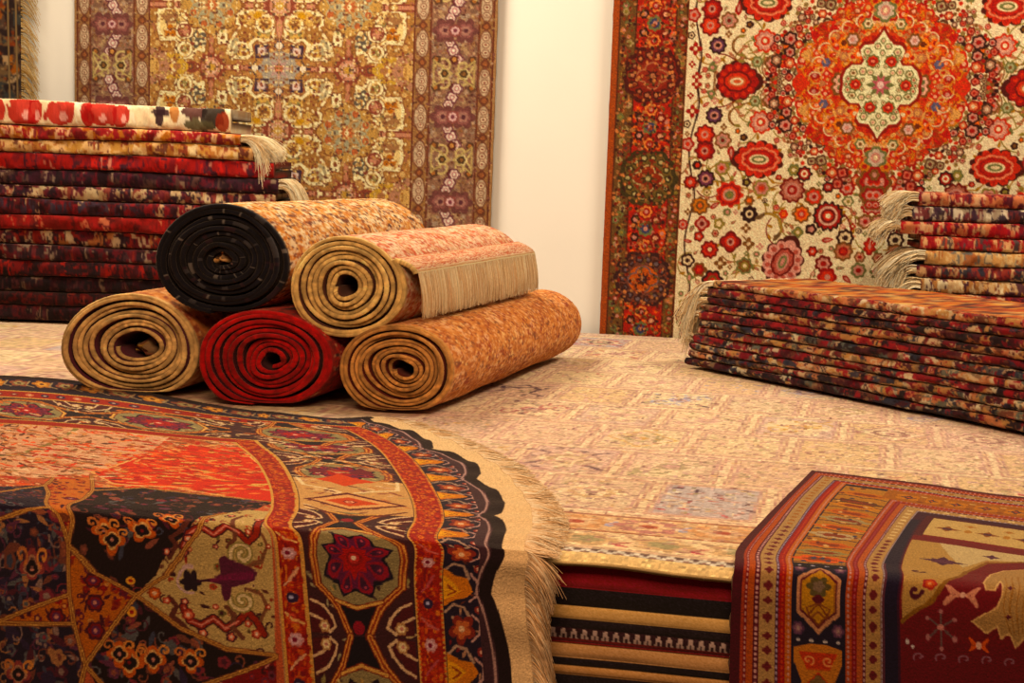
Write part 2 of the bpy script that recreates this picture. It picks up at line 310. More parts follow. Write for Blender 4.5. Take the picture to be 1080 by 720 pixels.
    for x, y in ((32, 0), (0, 29)):
        q.poly(star(x, y, 7.4, 5.2, 8, .2), MA); q.ell(x, y, 4.6, 4.6, PK); q.ell(x, y, 3.2, 3.2, 'D8A888'); q.poly(star(x, y, 2.6, 1.3, 8), 'C09048')
    q.poly(lobes(32, 29, 13.6, 13, .10, 8, 0, 80), DB); q.poly(lobes(32, 29, 12.8, 12.2, .10, 8, 0, 80), 'B98A4E'); q.poly(lobes(32, 29, 10, 9.6, .16, 8, .39, 80), 'A89C74'); q.poly(lobes(32, 29, 7.6, 7.4, .2, 8, 0, 60), 'B58A58')
    for a in np.arange(8)*math.pi/4: q.poly(tear(32+6.2*math.cos(a), 29+6.2*math.sin(a), 6.4, 2.4, a), 'A09470'); q.ell(32+9.5*math.cos(a+.39), 29+9.5*math.sin(a+.39), 1.6, 1.6, 'B0603C')
    q.poly(star(32, 29, 3.6, 1.8, 8), 'B0603C'); q.ell(32, 29, 1, 1, WH)
    # blue star
    q.poly(star(0, 0, 11.2, 7.4, 8), BL); q.poly(star(0, 0, 8.4, 5, 8, .39), 'A09078')
    q.poly(star(0, 0, 5.2, 2.6, 8), 'B08A78'); q.ell(0, 0, 1.8, 1.8, 'C87858')
    for x, y in ((7.8, 7.8),): q.poly([(x-3.4, y-3), (x+3, y-3.4), (x+3.4, y+3), (x-3, y+3.4)], '3E2A34'); q.poly([(x-2, y-1.8), (x+1.8, y-2), (x+2, y+1.8), (x-1.8, y+2)], 'D8B8A0'); q.ell(x, y, .8, .8, PK)
    for x, y in ((0, 10.6), (11, 0)): q.poly(star(x, y, 3.4, 1.7, 4, 0), '3E2A34'); q.ell(x, y, 1.5, 1.5, 'E8CFA8')
    rng2 = random.Random(77)
    q.sym = q.sym[:1]
    for i in range(1500):
        q.ell(rng2.uniform(0, 62), rng2.uniform(-2, 58), rng2.uniform(.35, .75), rng2.uniform(.35, .75), rng2.choice(('8A5A34', '6A3A28', 'E8CC94', 'A8703E', 'B08A54', '7A3A2C', 'D8B070', '5A4030')), n=6)
    # tile vertically: rows repeat every 58 cm
    per = q.h//2
    base = q.a[q.h//2:q.h//2+per]      # y 0..58
    half = int(round(29*ppu))
    top = q.a[q.h//2:q.h//2+half]; cyc = np.concatenate([top, top[::-1]], 0)
    full = Weave(-99, -140, 99, 118, ppu, 'B98A5A')
    j0 = int(round(140*ppu)); rows = (np.arange(full.h)-j0) % cyc.shape[0]
    fld = cyc[rows]
    b = Weave(-99, -140, -62, 118, ppu, 'A4764C')
    b.rect(-97, -141, -91, 119, '966841'); b.rect(-91, -141, -69.5, 119, '8E644A'); b.rect(-69.5, -141, -62, 119, '9A6C42')
    for i in range(1500):
        b.poly(lobes(rng.uniform(-91, -69.5), rng.uniform(-140, 118), 1.1, 1.1, .2, 5, 0, 10), rng.choice(('8E6A52', 'B08A62', '94604A', 'A88A6E', '7E5A44')))
    for x in (-97.3, -91, -69.5, -62.3): b.line([(x, -141), (x, 119)], .9, '6A3424')
    for i in range(2400):
        b.ell(rng.uniform(-98, -62), rng.uniform(-140, 118), rng.uniform(.35, .8), rng.uniform(.35, .8), rng.choice(('6A3E2A', '8A5A3A', 'B8906A', '5A3028', 'A07850', '7A4A3C')), n=6)
    for k in range(-9, 9):
        y = k*17+4
        for x, w in ((-94, 2.3), (-65.8, 2.5)):
            b.ell(x, y, w+.7, 6.8, '7A4A34'); b.ell(x, y, w, 6, 'C4A47E')
            for s in (-3.4, 0, 3.4): rosette(b, x, y+s, 1.5, ('8A5A44', 'E0C498', '8A4A3A'), 6)
            rosette(b, x, y+8.5, 1.9, ('6A3A28', '9A5A38'), 4)
    for k in range(-4, 4):
        y = k*39.5-19.3; x = -80.3
        for s in (-1, 1):
            for d, xx, r in ((9, .5, 2.8), (13, -1.5, 2.5), (5.5, 2.2, 2.4)): rosette(b, x+xx, y+s*d, r, ('6A3238', 'E8C8A8', 'B87A70', 'F0DDB8'), 6)
            b.poly(lobes(x+s*4.4, y, 5, 5, .2, 6, 0, 40), '6E3E36'); rosette(b, x+s*4.6, y, 3.2, ('8A5248', 'A87460', '5A2E30'), 6)
        rosette(b, x, y, 2.8, ('8A4A40', 'D8A898', '7A3A40'), 8)
        y += 19.75
        for s in (-1, 1):
            for t in (-1, 1):
                b.line(spiral(x+s*4.4, y+t*3.5, 4, 0 if s > 0 else math.pi, 1.1, t), .9, 'C8AA6E'); rosette(b, x+s*8, y+t*6.4, 1.9, ('5A3A28', 'A8683A'), 5)
            rosette(b, x+s*4.3, y, 2.5, ('D8BC84', '4A3420', '8A5A34'), 6); b.line([(x+s*1, y), (x+s*9, y+6), (x+s*9, y-6)], .8, 'B89A60', True)
        rosette(b, x, y+6.5, 2, ('5A2A20', 'C88A50'), 5); rosette(b, x, y-6.5, 2, ('5A2A20', 'C88A50'), 5)
    nb = b.w; full.a[:, :nb] = b.a; full.a[:, -nb:] = b.a[:, ::-1]
    hw = full.w//2-nb; full.a[:, nb:nb+hw] = fld[:, fld.shape[1]-hw:]; full.a[:, full.w-nb-hw:full.w-nb] = fld[:, fld.shape[1]-hw:][:, ::-1]
    full.speckle(.08, 4)
    return full
# ------------------------------------------------------------------ draped cloth surfaces: control points read in the room, smooth in between
def catmull(P, t):
    """P (n,...) values at integer knots, t in 0..n-1"""
    n = len(P); i = np.clip(np.floor(t).astype(int), 0, n-2); f = (t-i)
    Pp = np.concatenate([(2*P[0]-P[1])[None], P, (2*P[-1]-P[-2])[None]], 0)
    a, b, c, d = Pp[i], Pp[i+1], Pp[i+2], Pp[i+3]; f = f.reshape(f.shape+(1,)*(P.ndim-1))
    return .5*(2*b+(c-a)*f+(2*a-5*b+4*c-d)*f*f+(3*b-a-3*c+d)*f**3)
class Drape:
    def __init__(self, us, vs, pts):     # pts[row][col] = world points
        self.us, self.vs, self.P = np.array(us, float), np.array(vs, float), np.array(pts, float)
    def at(self, u, v):                  # u,v 1-D -> grid
        tv = np.interp(v, self.vs, np.arange(len(self.vs))); su = np.sign(self.us[-1]-self.us[0])
        tu = np.interp(u*su, self.us*su, np.arange(len(self.us)))
        R = catmull(self.P, tv)                       # (nv, cols, 3)
        return catmull(R.transpose(1, 0, 2), tu).transpose(1, 0, 2)
    def inverse(self):
        u = np.linspace(self.us.min(), self.us.max(), 500); v = np.linspace(self.vs.min(), self.vs.max(), 500)
        X, Y = proj(self.at(u, v)); U, V = np.meshgrid(u, v)
        def f(px, py):
            k = np.argmin((X-px)**2+(Y-py)**2); return float(U.flat[k]), float(V.flat[k])
        return f
def surf(rows, zt, bf):
    out = []
    for kind, pts in rows:
        if kind == 'e': out.append(None); continue
        r = []
        for (px, py) in pts:
            r.append(hitz(px, py, zt) if kind == 't' else hitb(px, py, bf))
        out.append(r)
    for i, r in enumerate(out):      # the crease over the front edge
        if r is None: out[i] = [W(ab(p)[0]*.5+ab(q)[0]*.5, -.004, zt-.001) for p, q in zip(out[i-1], out[i+1])]
    return out
def drape_left():
    us = [560, 500, 455, 380, 305, 150, 0, -120]; vs = [-110, 0, 115, 225, 385, 500, 572, 597, 640, 762, 890]
    rows = [('t', [(402, 440), (368, 441), (345, 441), (290, 434), (240, 428), (90, 403), (-20, 394), (-120, 388)]),
            ('t', [(445, 452), (406, 454), (385, 457), (305, 453), (245, 447), (100, 431), (-15, 422), (-122, 416)]),
            ('t', [(490, 471), (440, 472), (411, 473), (330, 469), (255, 465), (115, 452), (-10, 444), (-124, 438)]),
            ('t', [(527, 492), (472, 491), (427, 490), (350, 487), (278, 485), (132, 474), (-5, 465), (-125, 459)]),
            ('t', [(556, 527), (492, 524), (447, 521), (367, 516), (293, 512), (144, 502), (-2, 491), (-125, 482)]),
            ('t', [(562, 552), (499, 549), (453, 545), (371, 540), (296, 535), (147, 527), (0, 513), (-125, 503)]),
            ('e', 0),
            ('f', [(558, 588), (499, 584), (453, 580), (373, 573), (299, 567), (148, 556), (0, 543), (-125, 533)]),
            ('f', [(554, 626), (497, 622), (452, 619), (376, 616), (304, 612), (148, 606), (0, 597), (-125, 590)]),
            ('f', [(566, 746), (505, 742), (459, 740), (385, 737), (314, 734), (152, 727), (0, 720), (-125, 713)]),
            ('f', [(574, 866), (510, 862), (462, 860), (390, 857), (320, 854), (155, 847), (0, 840), (-125, 833)])]
    return Drape(us, vs, surf(rows, .016, -.030))
def drape_right():
    us = [770, 810, 865, 920, 950, 1020, 1100, 1180]; vs = [32, 210, 366, 498, 554, 579, 623, 715, 836]
    rows = [('t', [(856, 495), (880, 498), (930, 505), (985, 511), (1008, 514), (1065, 522), (1140, 531), (1215, 541)]),
            ('t', [(830, 522), (853, 525), (906, 532), (958, 540), (978, 543), (1042, 553), (1118, 563), (1195, 573)]),
            ('t', [(803, 550), (832, 553), (885, 560), (938, 568), (960, 571), (1027, 580), (1106, 590), (1184, 600)]),
            ('t', [(778, 577), (812, 581), (867, 587), (922, 593), (951, 596), (1021, 603), (1101, 611), (1180, 619)]),
            ('e', 0),
            ('f', [(772, 618), (810, 621), (865, 626), (920, 631), (949, 634), (1020, 640), (1100, 647), (1180, 654)]),
            ('f', [(770, 662), (809, 665), (865, 670), (920, 675), (950, 678), (1020, 684), (1100, 691), (1180, 698)]),
            ('f', [(768, 752), (808, 755), (865, 760), (920, 765), (951, 768), (1021, 774), (1101, 781), (1181, 788)]),
            ('f', [(766, 872), (807, 875), (865, 880), (920, 885), (952, 888), (1022, 894), (1102, 901), (1182, 908)])]
    return Drape(us, vs, surf(rows, .016, -.026))

# ------------------------------------------------------------------ pattern of the star-field rug draped at the left (1 unit is 1.75 mm)
def pattern_star():
    D = drape_left(); inv = D.inverse(); rng = random.Random(21)
    BK, NV, MAR, CRM, RED, ORG, GLD, TAN, CRE, BRN, OLV, PNK, BLU = '180A0E', '1C1220', '42101C', '7A101C', '9A241C', 'C05C28', 'CC9350', 'C8965E', 'E6BC86', '6A3420', '8C7A48', 'C88068', '6E7488'
    q = Weave(-120, -110, 560, 860, 1.0, 'B07A50')
    def I(P): return [inv(*p) for p in P]
    def motifs(pred, box, n, cs, sz, bgc=None):
        for i in range(n):
            x, y = rng.uniform(box[0], box[2]), rng.uniform(box[1], box[3])
            if not pred(x, y): continue
            c = rng.choice(cs); s = rng.uniform(*sz); t = rng.random()
            if t < .4: leaf(q, x, y, s*3, s, rng.uniform(0, 6.3), c)
            elif t < .7: rosette(q, x, y, s, (c, rng.choice(cs)), 5)
            else: q.line(spiral(x, y, s*1.6, rng.uniform(0, 6.3), .8, rng.choice((-1, 1)), 9), 1.6, c)
    V1 = 860
    # ---- inner field, mottled red ground on the part lying flat, dark panels on the hanging part
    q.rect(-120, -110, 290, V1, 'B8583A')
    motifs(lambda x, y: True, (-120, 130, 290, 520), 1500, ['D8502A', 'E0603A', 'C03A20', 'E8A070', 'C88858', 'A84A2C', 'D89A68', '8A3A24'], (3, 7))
    arc = I([(-20, 452), (40, 442), (98, 442), (200, 450), (160, 474), (97, 497), (40, 504), (-20, 500)])
    q.poly(arc, 'D89A70'); 
    pa = np.array(arc); motifs(lambda x, y: True, (-60, 250, 130, 420), 150, ['E8B088', 'A8603C', 'C87850', 'B04828', 'D8A070', '8E6A40'], (3, 7))
    q.line(I([(330, 505), (268, 466), (200, 458), (98, 442), (20, 480), (-20, 482)]), 6, '8C7440')
    q.line(I([(25, 483), (97, 497), (160, 478), (230, 468)]), 5, 'E0A060')
    lens = I([(97, 498), (150, 480), (200, 468), (258, 478), (286, 505), (291, 531), (240, 524), (180, 513), (120, 509)])
    q.poly(lens, 'CC3A1C')
    for i in range(260):
        x, y = inv(rng.uniform(120, 285), rng.uniform(474, 522))
        leaf(q, x, y, rng.uniform(12, 26), rng.uniform(4, 8), rng.uniform(-.5, .5), rng.choice(('E8582A', 'D8401E', 'F07848', 'E09058', 'B02814', '9C4A30', 'D8A058')))
    q.line(lens, 3, 'E8A868', True)
    # ---- panels of the star geometry
    def panel(P, c, n, cs, sz=(2.5, 5)):
        Q = I(P); q.poly(Q, c); A = np.array(Q)
        m = Weave(q.x0, q.y0, q.x0+q.w, q.y0+q.h, 1, '000000'); m.poly(Q, 'ffffff'); mk = m.a[..., 0]
        q.clip = mk
        motifs(lambda x, y: True, (A[:, 0].min(), A[:, 1].min(), A[:, 0].max(), A[:, 1].max()), n, cs, sz); q.clip = None
        return mk
    DKC = ['5A2A3A', '6E3A2C', '3A3A44', '8A4A34', '4A1A24', '2A1C30', '7A2A30', '54504C']
    A_, B_, C_, D_, E_, F_ = (72, 575), (143, 629), (90, 701), (74, 626), (-2, 655), (78, 657)
    panel([(-60, 515), (47, 511), (51, 535), (-60, 560)], NV, 160, DKC)
    panel([(-60, 548), (51, 536), A_, D_, E_, (-60, 660)], NV, 260, DKC+['8A6A5A', 'A06A44'], (3.5, 8))
    panel([(-60, 660), F_, C_, (80, 740), (60, 860), (-60, 860)], NV, 330, DKC+['8A6A5A', 'A06A44'], (3.5, 8))
    panel([(97, 513), (150, 513), (290, 530), (262, 540), (238, 541), B_, A_], BK, 220, DKC+['8A4A38'], (3.5, 7))
    panel([B_, (190, 662), (240, 684), (292, 691), (215, 722), (140, 790), C_], BK, 220, DKC+['8A4A38'], (3.5, 7))
    panel([(292, 692), (292, 860), (100, 860), (215, 722)], CRM, 260, ['5A1018', 'B04A3A', 'C88068', '3A0C14', 'A83028', '6A2A34'])
    panel([A_, (51, 535), (47, 512), (60, 503), (97, 502), (92, 520)], 'C06A38', 90, [RED, MAR, CRM, ORG, BRN])
    panel([A_, B_, C_, F_, E_, D_], 'B4602F', 200, [CRM, MAR, '8A3020', RED, 'C8844A', '5A1A28'])
    # bird-like flowers in the dark panels
    for (px, py, s, a) in ((110, 560, 1, 0), (118, 569, 1, 0), (150, 560, 1.1, .4), (135, 700, 1.1, 0), (160, 695, 1, 0), (200, 698, .9, 0), (125, 690, .9, 0), (20, 710, 1, 0), (35, 600, 1, 0), (180, 548, .9, 0)):
        x, y = inv(px, py)
        c1, c2 = ('C05A2C', 'E0A868') if px > 90 else ('8A3A34', 'B07858')
        q.poly(lobes(x, y, 11*s, 11*s, .28, 4, a, 40), c1); q.poly(lobes(x, y, 8*s, 8*s, .2, 4, a, 40), c2); q.poly(lobes(x, y, 6.5*s, 6.5*s, .1, 4, a, 40), BK); q.ell(x, y, 2.2, 2.2, PNK if s < 1.05 else CRM)
        q.line(spiral(x+12*s, y-9*s, 7, 2, 1.1), 2, 'D8884A'); q.line(spiral(x-12*s, y-9*s, 7, 1, 1.1, -1), 2, 'C07040')
    for px, py in ((137, 612), (138, 646)): x, y = inv(px, py); q.ell(x, y, 5, 5.5, 'E09A48'); q.ell(x, y, 2, 2, RED)
    # small rosettes of the star
    for px, py in ((100, 635), (100, 664), (98, 612), (60, 650), (75, 525)): x, y = inv(px, py); rosette(q, x, y, 9, (MAR, CRM, '5A2440', PNK), 6)
    # cream kite panel
    kite = [B_, (238, 541), (262, 538), (284, 540), (289, 615), (292, 690), (240, 684), (190, 662)]
    panel(kite, 'BE9C62', 110, ['8A4A30', '3A1418', '5A2A20', '8E2A20', '6A5A30', 'A8402C', 'D8B078'], (2, 4))
    def L(P, w, c): q.line(I(P), w, c)
    for sg, cy in ((-1, 1), (1, 1)):
        def m(px, py): x, y = inv(px, 615+sg*(py-615)) if sg > 0 else inv(px, 608-(py-608)+0); return x, y
        q.line([m(*p) for p in ((193, 640), (200, 655), (212, 660), (226, 652), (238, 662), (252, 655), (262, 644), (270, 652), (280, 668))], 9, '3A1418')
        q.line([m(*p) for p in ((193, 640), (200, 655), (212, 660), (226, 652), (238, 662), (252, 655), (262, 644), (270, 652), (280, 668))], 6, '8E2A20')
        q.line([m(*p) for p in ((178, 630), (186, 640), (180, 650), (190, 656), (200, 668))], 5, '5A2A20'); q.line([m(*p) for p in ((240, 640), (248, 648), (246, 660), (256, 672))], 5, '6A3A28')
        q.line([m(*p) for p in ((262, 620), (276, 626), (282, 640), (276, 652))], 4, '7A4A30')
        q.line([m(*p) for p in ((193, 640), (200, 655), (212, 660), (226, 652), (238, 662), (252, 655))], 2, 'D88068')
        x, y = m(256, 632); q.line(spiral(x, y, 13, 3.4 if sg > 0 else 2.8, 1.25, -sg), 7, '8E7A44'); q.line(spiral(x, y, 13, 3.4 if sg > 0 else 2.8, 1.25, -sg), 3, 'E0C08A')
        for px, py, r in ((195, 634, 4), (214, 668, 5), (198, 648, 6), (272, 668, 5), (245, 672, 5), (176, 634, 4), (228, 640, 3), (262, 656, 4), (284, 640, 3)):
            x, y = m(px, py); rosette(q, x, y, r, (rng.choice(('8E2A20', MAR)), 'D87050', 'F0C8A0'), 5)
    q.poly(I([(216, 612), (228, 607), (233, 604), (231, 590), (236, 584), (242, 591), (254, 594), (266, 600), (272, 604), (268, 612), (258, 616), (246, 619), (243, 630), (238, 634), (234, 624), (234, 616)]), '52182C')
    L([(220, 611), (245, 609), (266, 606)], 5, '6E1C38')
    x, y = inv(201, 614); q.poly(lobes(x, y, 9, 11, .2, 6, 0, 40), '201018'); q.line(lobes(x-1, y, 12, 14, 0, 4, 0, 24)[5:20], 2.4, 'C8A090'); L([(210, 613), (220, 612)], 3, '3A1420')
    x, y = inv(162, 626); rosette(q, x, y, 7, ('8E3A20', 'D86A3A', 'F0C090'), 8)
    # gold double lines along the geometry
    G = [[(-60, 562), (51, 535), A_, (97, 516)], [A_, B_], [B_, C_], [A_, D_, E_, (-60, 668)], [(-60, 656), F_, C_], [C_, (80, 745), (60, 860)], [C_, (130, 745), (170, 860)], [B_, (190, 588), (238, 541)], [B_, (190, 662), (240, 684), (292, 691)], [(292, 692), (215, 722), (140, 790)], [(47, 511), (-60, 545)], [(97, 500), (97, 516), (150, 513), (290, 531)], [(51, 535), (47, 511), (60, 500)], [D_, F_]]
    for P in G: L(P, 5.5, BRN)
    for P in G: L(P, 3.4, GLD)
    for P in G: L(P, 1.0, '7A4020')
    r2 = random.Random(5)
    for i in range(1500):
        u, v = r2.uniform(-120, 290), r2.uniform(125, 470)
        px, py = proj(D.at(np.array([u]), np.array([v])))
        lens_ = py[0, 0] > 470 and px[0, 0] > 130
        if py[0, 0] > 505: continue
        leaf(q, u, v, r2.uniform(10, 26), r2.uniform(3, 7), r2.choice((0, .4, -.4, 1.2, -1.2)), r2.choice(('E8582A', 'D8401E', 'B02814', 'E09058', 'A03A20') if lens_ or r2.random() < .35 else ('D8A070', 'A8603C', '8A5A38', 'E8B888', '7A4A30', 'C8784A', '5A3024')))
    # ---- borders; side border u right of the field, end border v above it share one profile by distance from the corner
    def band(d0, d1, c):     # d: distance from black edge inwards
        q.rect(530-d1, -110+d0, 530-d0, V1, c); q.rect(-120, -110+d0, 530-d0, -110+d1, c)
    q.clip = None
    band(0, 62, NV)
    q.rect(530, -110, 560, V1, CRE); q.rect(-120, -112, 560, -106, CRE)
    # flowers on dark guard
    r4 = random.Random(8)
    for v in np.arange(-90, V1, 5.5):
        leaf(q, r4.uniform(472, 516), v, r4.uniform(6, 12), r4.uniform(2, 4), r4.uniform(0, 6.3), r4.choice(('5A2A20', '7A4A34', '8A6A50', '3A2A34', '6A1A20', 'A87858')))
    n = 0
    for v in np.arange(-60, V1, 44):
        n += 1
        if n % 2:
            q.poly([(469, v-20), (482, v-14), (496, v-12), (503, v-2), (494, v+8), (480, v+12), (469, v+20)], 'C8742C'); q.poly([(469, v-13), (481, v-8), (490, v-2), (480, v+6), (469, v+12)], 'E09A40'); q.line([(474, v-6), (484, v-1), (474, v+5)], 2, '8A3A1C')
        else:
            q.poly(lobes(488, v, 14, 12, .25, 5, n), '7A2A22'); q.poly(lobes(488, v, 9, 8, .2, 5, n), 'B8603A'); q.ell(488, v, 3.4, 3.4, 'E0B080')
        q.line([(470, v+26), (480, v+17), (492, v+20), (498, v+32), (488, v+38), (478, v+32)], 3, 'A88468'); q.line([(500, v-16), (509, v-8), (507, v+4), (498, v+12)], 2.6, 'B88A78'); q.ell(507, v+22, 3.6, 4.6, '8A3028'); q.ell(507, v+22, 1.6, 2, 'D8A080')
    n = 0
    for u in np.arange(-110, 470, 33):
        n += 1; y = -76
        q.poly(lobes(u, y-3, 13, 12, .22, 5, n), 'B87038' if n % 2 else '8A4A34'); q.poly(lobes(u, y-3, 8, 7, .2, 5, n), 'E09A50' if n % 2 else 'A08A58'); q.ell(u, y-3, 3, 3, MAR)
        q.line([(u+16, y-12), (u+10, y+4), (u+20, y+10)], 3, 'A08058')
    # scalloped black rim towards the fringe
    vv = np.arange(-110, V1, 5.0); ue = 521+17*np.abs(np.sin(math.pi*(vv-115)/176))**.7
    q.rect(512, -110, 560, V1, CRE)
    q.poly(np.vstack([np.stack([ue, vv], 1), np.stack([ue*0+510, vv], 1)[::-1]]), BK); q.poly(np.vstack([np.stack([ue-14, vv], 1), np.stack([ue*0+508, vv], 1)[::-1]]), '3A2024')
    q.line(np.stack([ue-17, vv], 1), 2.4, 'A88070')
    for u in np.arange(-120, 520, 66): q.poly(lobes(u+33, -104, 36, 9, 0, 1, 0, 30), BK)
    # stripe bands
    for d0, d1 in ((62, 92), (211, 238)):
        band(d0, d1, '98281C'); band(d0, d0+3, GLD); band(d1-3, d1, GLD)
    for i in range(2600):
        x0 = r4.choice((453, 306)); v = r4.uniform(-40 if x0 > 400 else 105, V1)
        q.ell(x0+r4.uniform(-10, 10), v, r4.uniform(1, 2.2), r4.uniform(1.5, 4), r4.choice(('B8401E', 'C8582A', '8A2018', 'A83024', 'D0703A', '7A1A20')), n=7)
    for v in np.arange(-20, V1, 22):
        for x0, w in ((453, 11), (306, 9)):
            if v < 585: rosette(q, x0, v, 4.5, ('8A2A18', 'D8703A', 'A83A1E'), 6); continue
            if x0 == 306 and v < 120: continue
            k = int(v//22) % 4
            if k == 0: rosette(q, x0, v, 6.5, ('C88A80', 'D8A8A0', 'A82038'), 6); q.ell(x0, v, 2.4, 2.4, '7A1A2C')
            elif k == 1: q.line([(x0-7, v+7), (x0, v), (x0+7, v-8)], 2.4, 'D89A70' if x0 < 400 else 'B04A48')
            elif k == 2: q.ell(x0, v, 5.5, 6.5, '2A1830'); q.ell(x0, v, 2.2, 2.2, 'A8A0B0')
            else: q.line([(x0-8, v-5), (x0, v+2), (x0+8, v+6)], 3, 'E0A868' if x0 < 400 else 'B85A50'); q.line(spiral(x0, v, 6, 1, 1), 1.4, 'C04A38')
    for u in np.arange(-110, 440, 22): q.ell(u, -33, 6, 6, rng.choice(('7A2A24', '2A1830', 'C87048'))); q.ell(u, -33, 2.4, 2.4, 'D0A080')
    for v in np.arange(-40, V1, 5):
        for x0 in (441, 466): q.ell(x0, v, 1.6, 1.6, rng.choice(('D05A2C', '8A2018')))
    # ---- main border: octagons and hourglasses
    q.rect(319, 19, 438, V1, '3A1A1C'); q.rect(-120, -18, 438, 101, '3A1A1C')
    def mainpiece(M, phase, lit):
        cx = 0
        c1, c2 = ('D89A58', 'A8402A')
        def P(pts): return [M(*p) for p in pts]
        for i in range(46):
            x, y = rng.uniform(-57, 57), rng.uniform(-80, 80)
            p = M(x, y); leaf(q, p[0], p[1], rng.uniform(8, 14), rng.uniform(3, 5), rng.uniform(0, 6.3), rng.choice((OLV, 'B09060', '8A6A48', 'C8A878', '6A3A30', '9A8A60')))
        for s in (-1, 1):
            for t in (-1, 1):
                q.poly(P([(s*58, t*78), (s*40, t*80), (s*30, t*66), (s*42, t*58), (s*48, t*44), (s*58, t*40)]), '4A1418')
                q.line(P([(s*58, t*60), (s*46, t*66), (s*38, t*78), (s*30, t*72), (s*34, t*62), (s*44, t*50), (s*56, t*44)]), 3, 'D8B080')
                p = M(s*44, t*72); rosette(q, p[0], p[1], 6, ('B08050', 'E8C890', PNK), 6)
        hexa = [(-22, -48), (22, -48), (45, -22), (45, 22), (22, 48), (-22, 48), (-45, 22), (-45, -22)]
        q.poly(P([(-12, -80), (12, -80), (30, -48), (-30, -48)]), '120A12'); q.poly(P([(-12, 80), (12, 80), (30, 48), (-30, 48)]), '120A12')
        q.poly(P([(x*1.0, y*1.0) for x, y in hexa]), '8E7A50')
        for s in (-1, 1): 
            for w, c in ((9, '6A2418'), (6, 'D08A4A'), (2, '8A3020')):
                q.line(P([(s*50, 0), (s*47, 24), (s*24, 52), (s*11, 80)]), w, c); q.line(P([(s*50, 0), (s*47, -24), (s*24, -52), (s*11, -80)]), w, c)
        for w, c in ((6, '7A2A1C'), (3.4, 'D8A058')): q.line(P([(-26, -44), (0, -52), (26, -44)]), w, c); q.line(P([(-26, 44), (0, 52), (26, 44)]), w, c)
        for i in range(26):
            x, y = rng.uniform(-36, 36), rng.uniform(-40, 40); p = M(x, y); leaf(q, p[0], p[1], 9, 3.4, rng.uniform(0, 6.3), rng.choice(('C8A868', '5A5A3A', '3A2420', 'B08A50')))
        q.poly(P(star(0, 0, 43, 31, 8, .39)), '140C18'); q.poly(P(star(0, 0, 39, 27, 8, .39)), '5E1A34')
        for k_ in range(8):
            a_ = k_*math.pi/4+.39; q.poly([M(25*math.cos(a_)+X_, 25*math.sin(a_)+Y_) for X_, Y_ in tear(0, 0, 24, 15, a_+math.pi)], '8E1C2A'); q.poly([M(24*math.cos(a_)+X_, 24*math.sin(a_)+Y_) for X_, Y_ in tear(0, 0, 15, 8, a_+math.pi)], '3A1428')
        q.poly(P(star(0, 0, 19, 13, 8, 0)), 'A82426')
        for i in range(8):
            a = i*math.pi/4+.39; p = M(28*math.cos(a), 28*math.sin(a)); q.ell(p[0], p[1], 4, 4, '4A1830'); q.ell(p[0], p[1], 1.6, 1.6, 'B04A50')
        p = M(0, 0); q.ell(p[0], p[1], 9, 9, '8A1A20'); q.ell(p[0], p[1], 6, 6, 'C03A34'); q.ell(p[0], p[1], 2.6, 2.6, 'F0C8A0')
    def diamond(M):
        def P(pts): return [M(*p) for p in pts]
        q.poly(P([(-52, 0), (0, -26), (52, 0), (0, 26)]), '5A1A1C'); q.poly(P([(-44, 0), (0, -21), (44, 0), (0, 21)]), 'D89A60'); q.poly(P([(-28, 0), (0, -13), (28, 0), (0, 13)]), 'C0482C')
        p = M(0, 0); rosette(q, p[0], p[1], 7, (CRM, 'E8A070', RED), 6)
    for k in (-3, -2, -1, 0, 1):
        v = inv(374, 588)[1]+k*162
        if v > 120: mainpiece(lambda x, y, v=v: (378+x, v+y), 0, 0)
        if v+81 > 120:
            p = (378, v+81)
            q.ell(p[0], p[1]-8, 7, 7, '8A1A28'); q.poly(star(p[0], p[1]+10, 9, 4, 4, 0.8), 'E0784A'); q.poly(lobes(p[0], p[1]+36, 17, 20, .2, 4, 0), 'A8401E'); q.poly(lobes(p[0], p[1]+36, 10, 13, .2, 4, 0), 'D89050'); q.poly(lobes(p[0], p[1]+36, 7, 9, .2, 4, 0), '6A1420')
    for k in range(4): mainpiece(lambda x, y, k=k: (378-k*162+y if k else 378+x, 41+x if k else 41+y), 0, 1)
    # border ground painted paler where it lies flat: lamp light put into the colour
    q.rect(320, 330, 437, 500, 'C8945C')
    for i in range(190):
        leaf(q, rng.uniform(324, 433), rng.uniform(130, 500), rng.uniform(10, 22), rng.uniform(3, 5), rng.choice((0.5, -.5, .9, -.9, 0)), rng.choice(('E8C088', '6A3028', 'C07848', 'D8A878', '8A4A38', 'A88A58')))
    for i in range(150):
        leaf(q, r2.uniform(-110, 430), r2.uniform(-18, 100), r2.uniform(10, 20), r2.uniform(3, 6), r2.uniform(0, 6.3), r2.choice(('D8A878', '8A5A38', 'C8683C', '5A3024', 'A88A58')))
    diamond(lambda x, y: (378+x*1.05, 445+y*1.7))
    q.poly(star(378, 335, 34, 20, 4), 'C8482A'); q.poly([(340, 300), (352, 262), (368, 300)], '6A2028'); q.poly([(416, 300), (404, 262), (388, 300)], '6A2028')
    for s in (-1, 1):
        q.line([(378+s*8, 400), (378+s*50, 372), (378+s*54, 330)], 4, 'E8C890'); q.line([(378+s*52, 480), (378+s*30, 505), (378, 512)], 4, '5A2420')
    q.speckle(.06, 6)
    return q, D

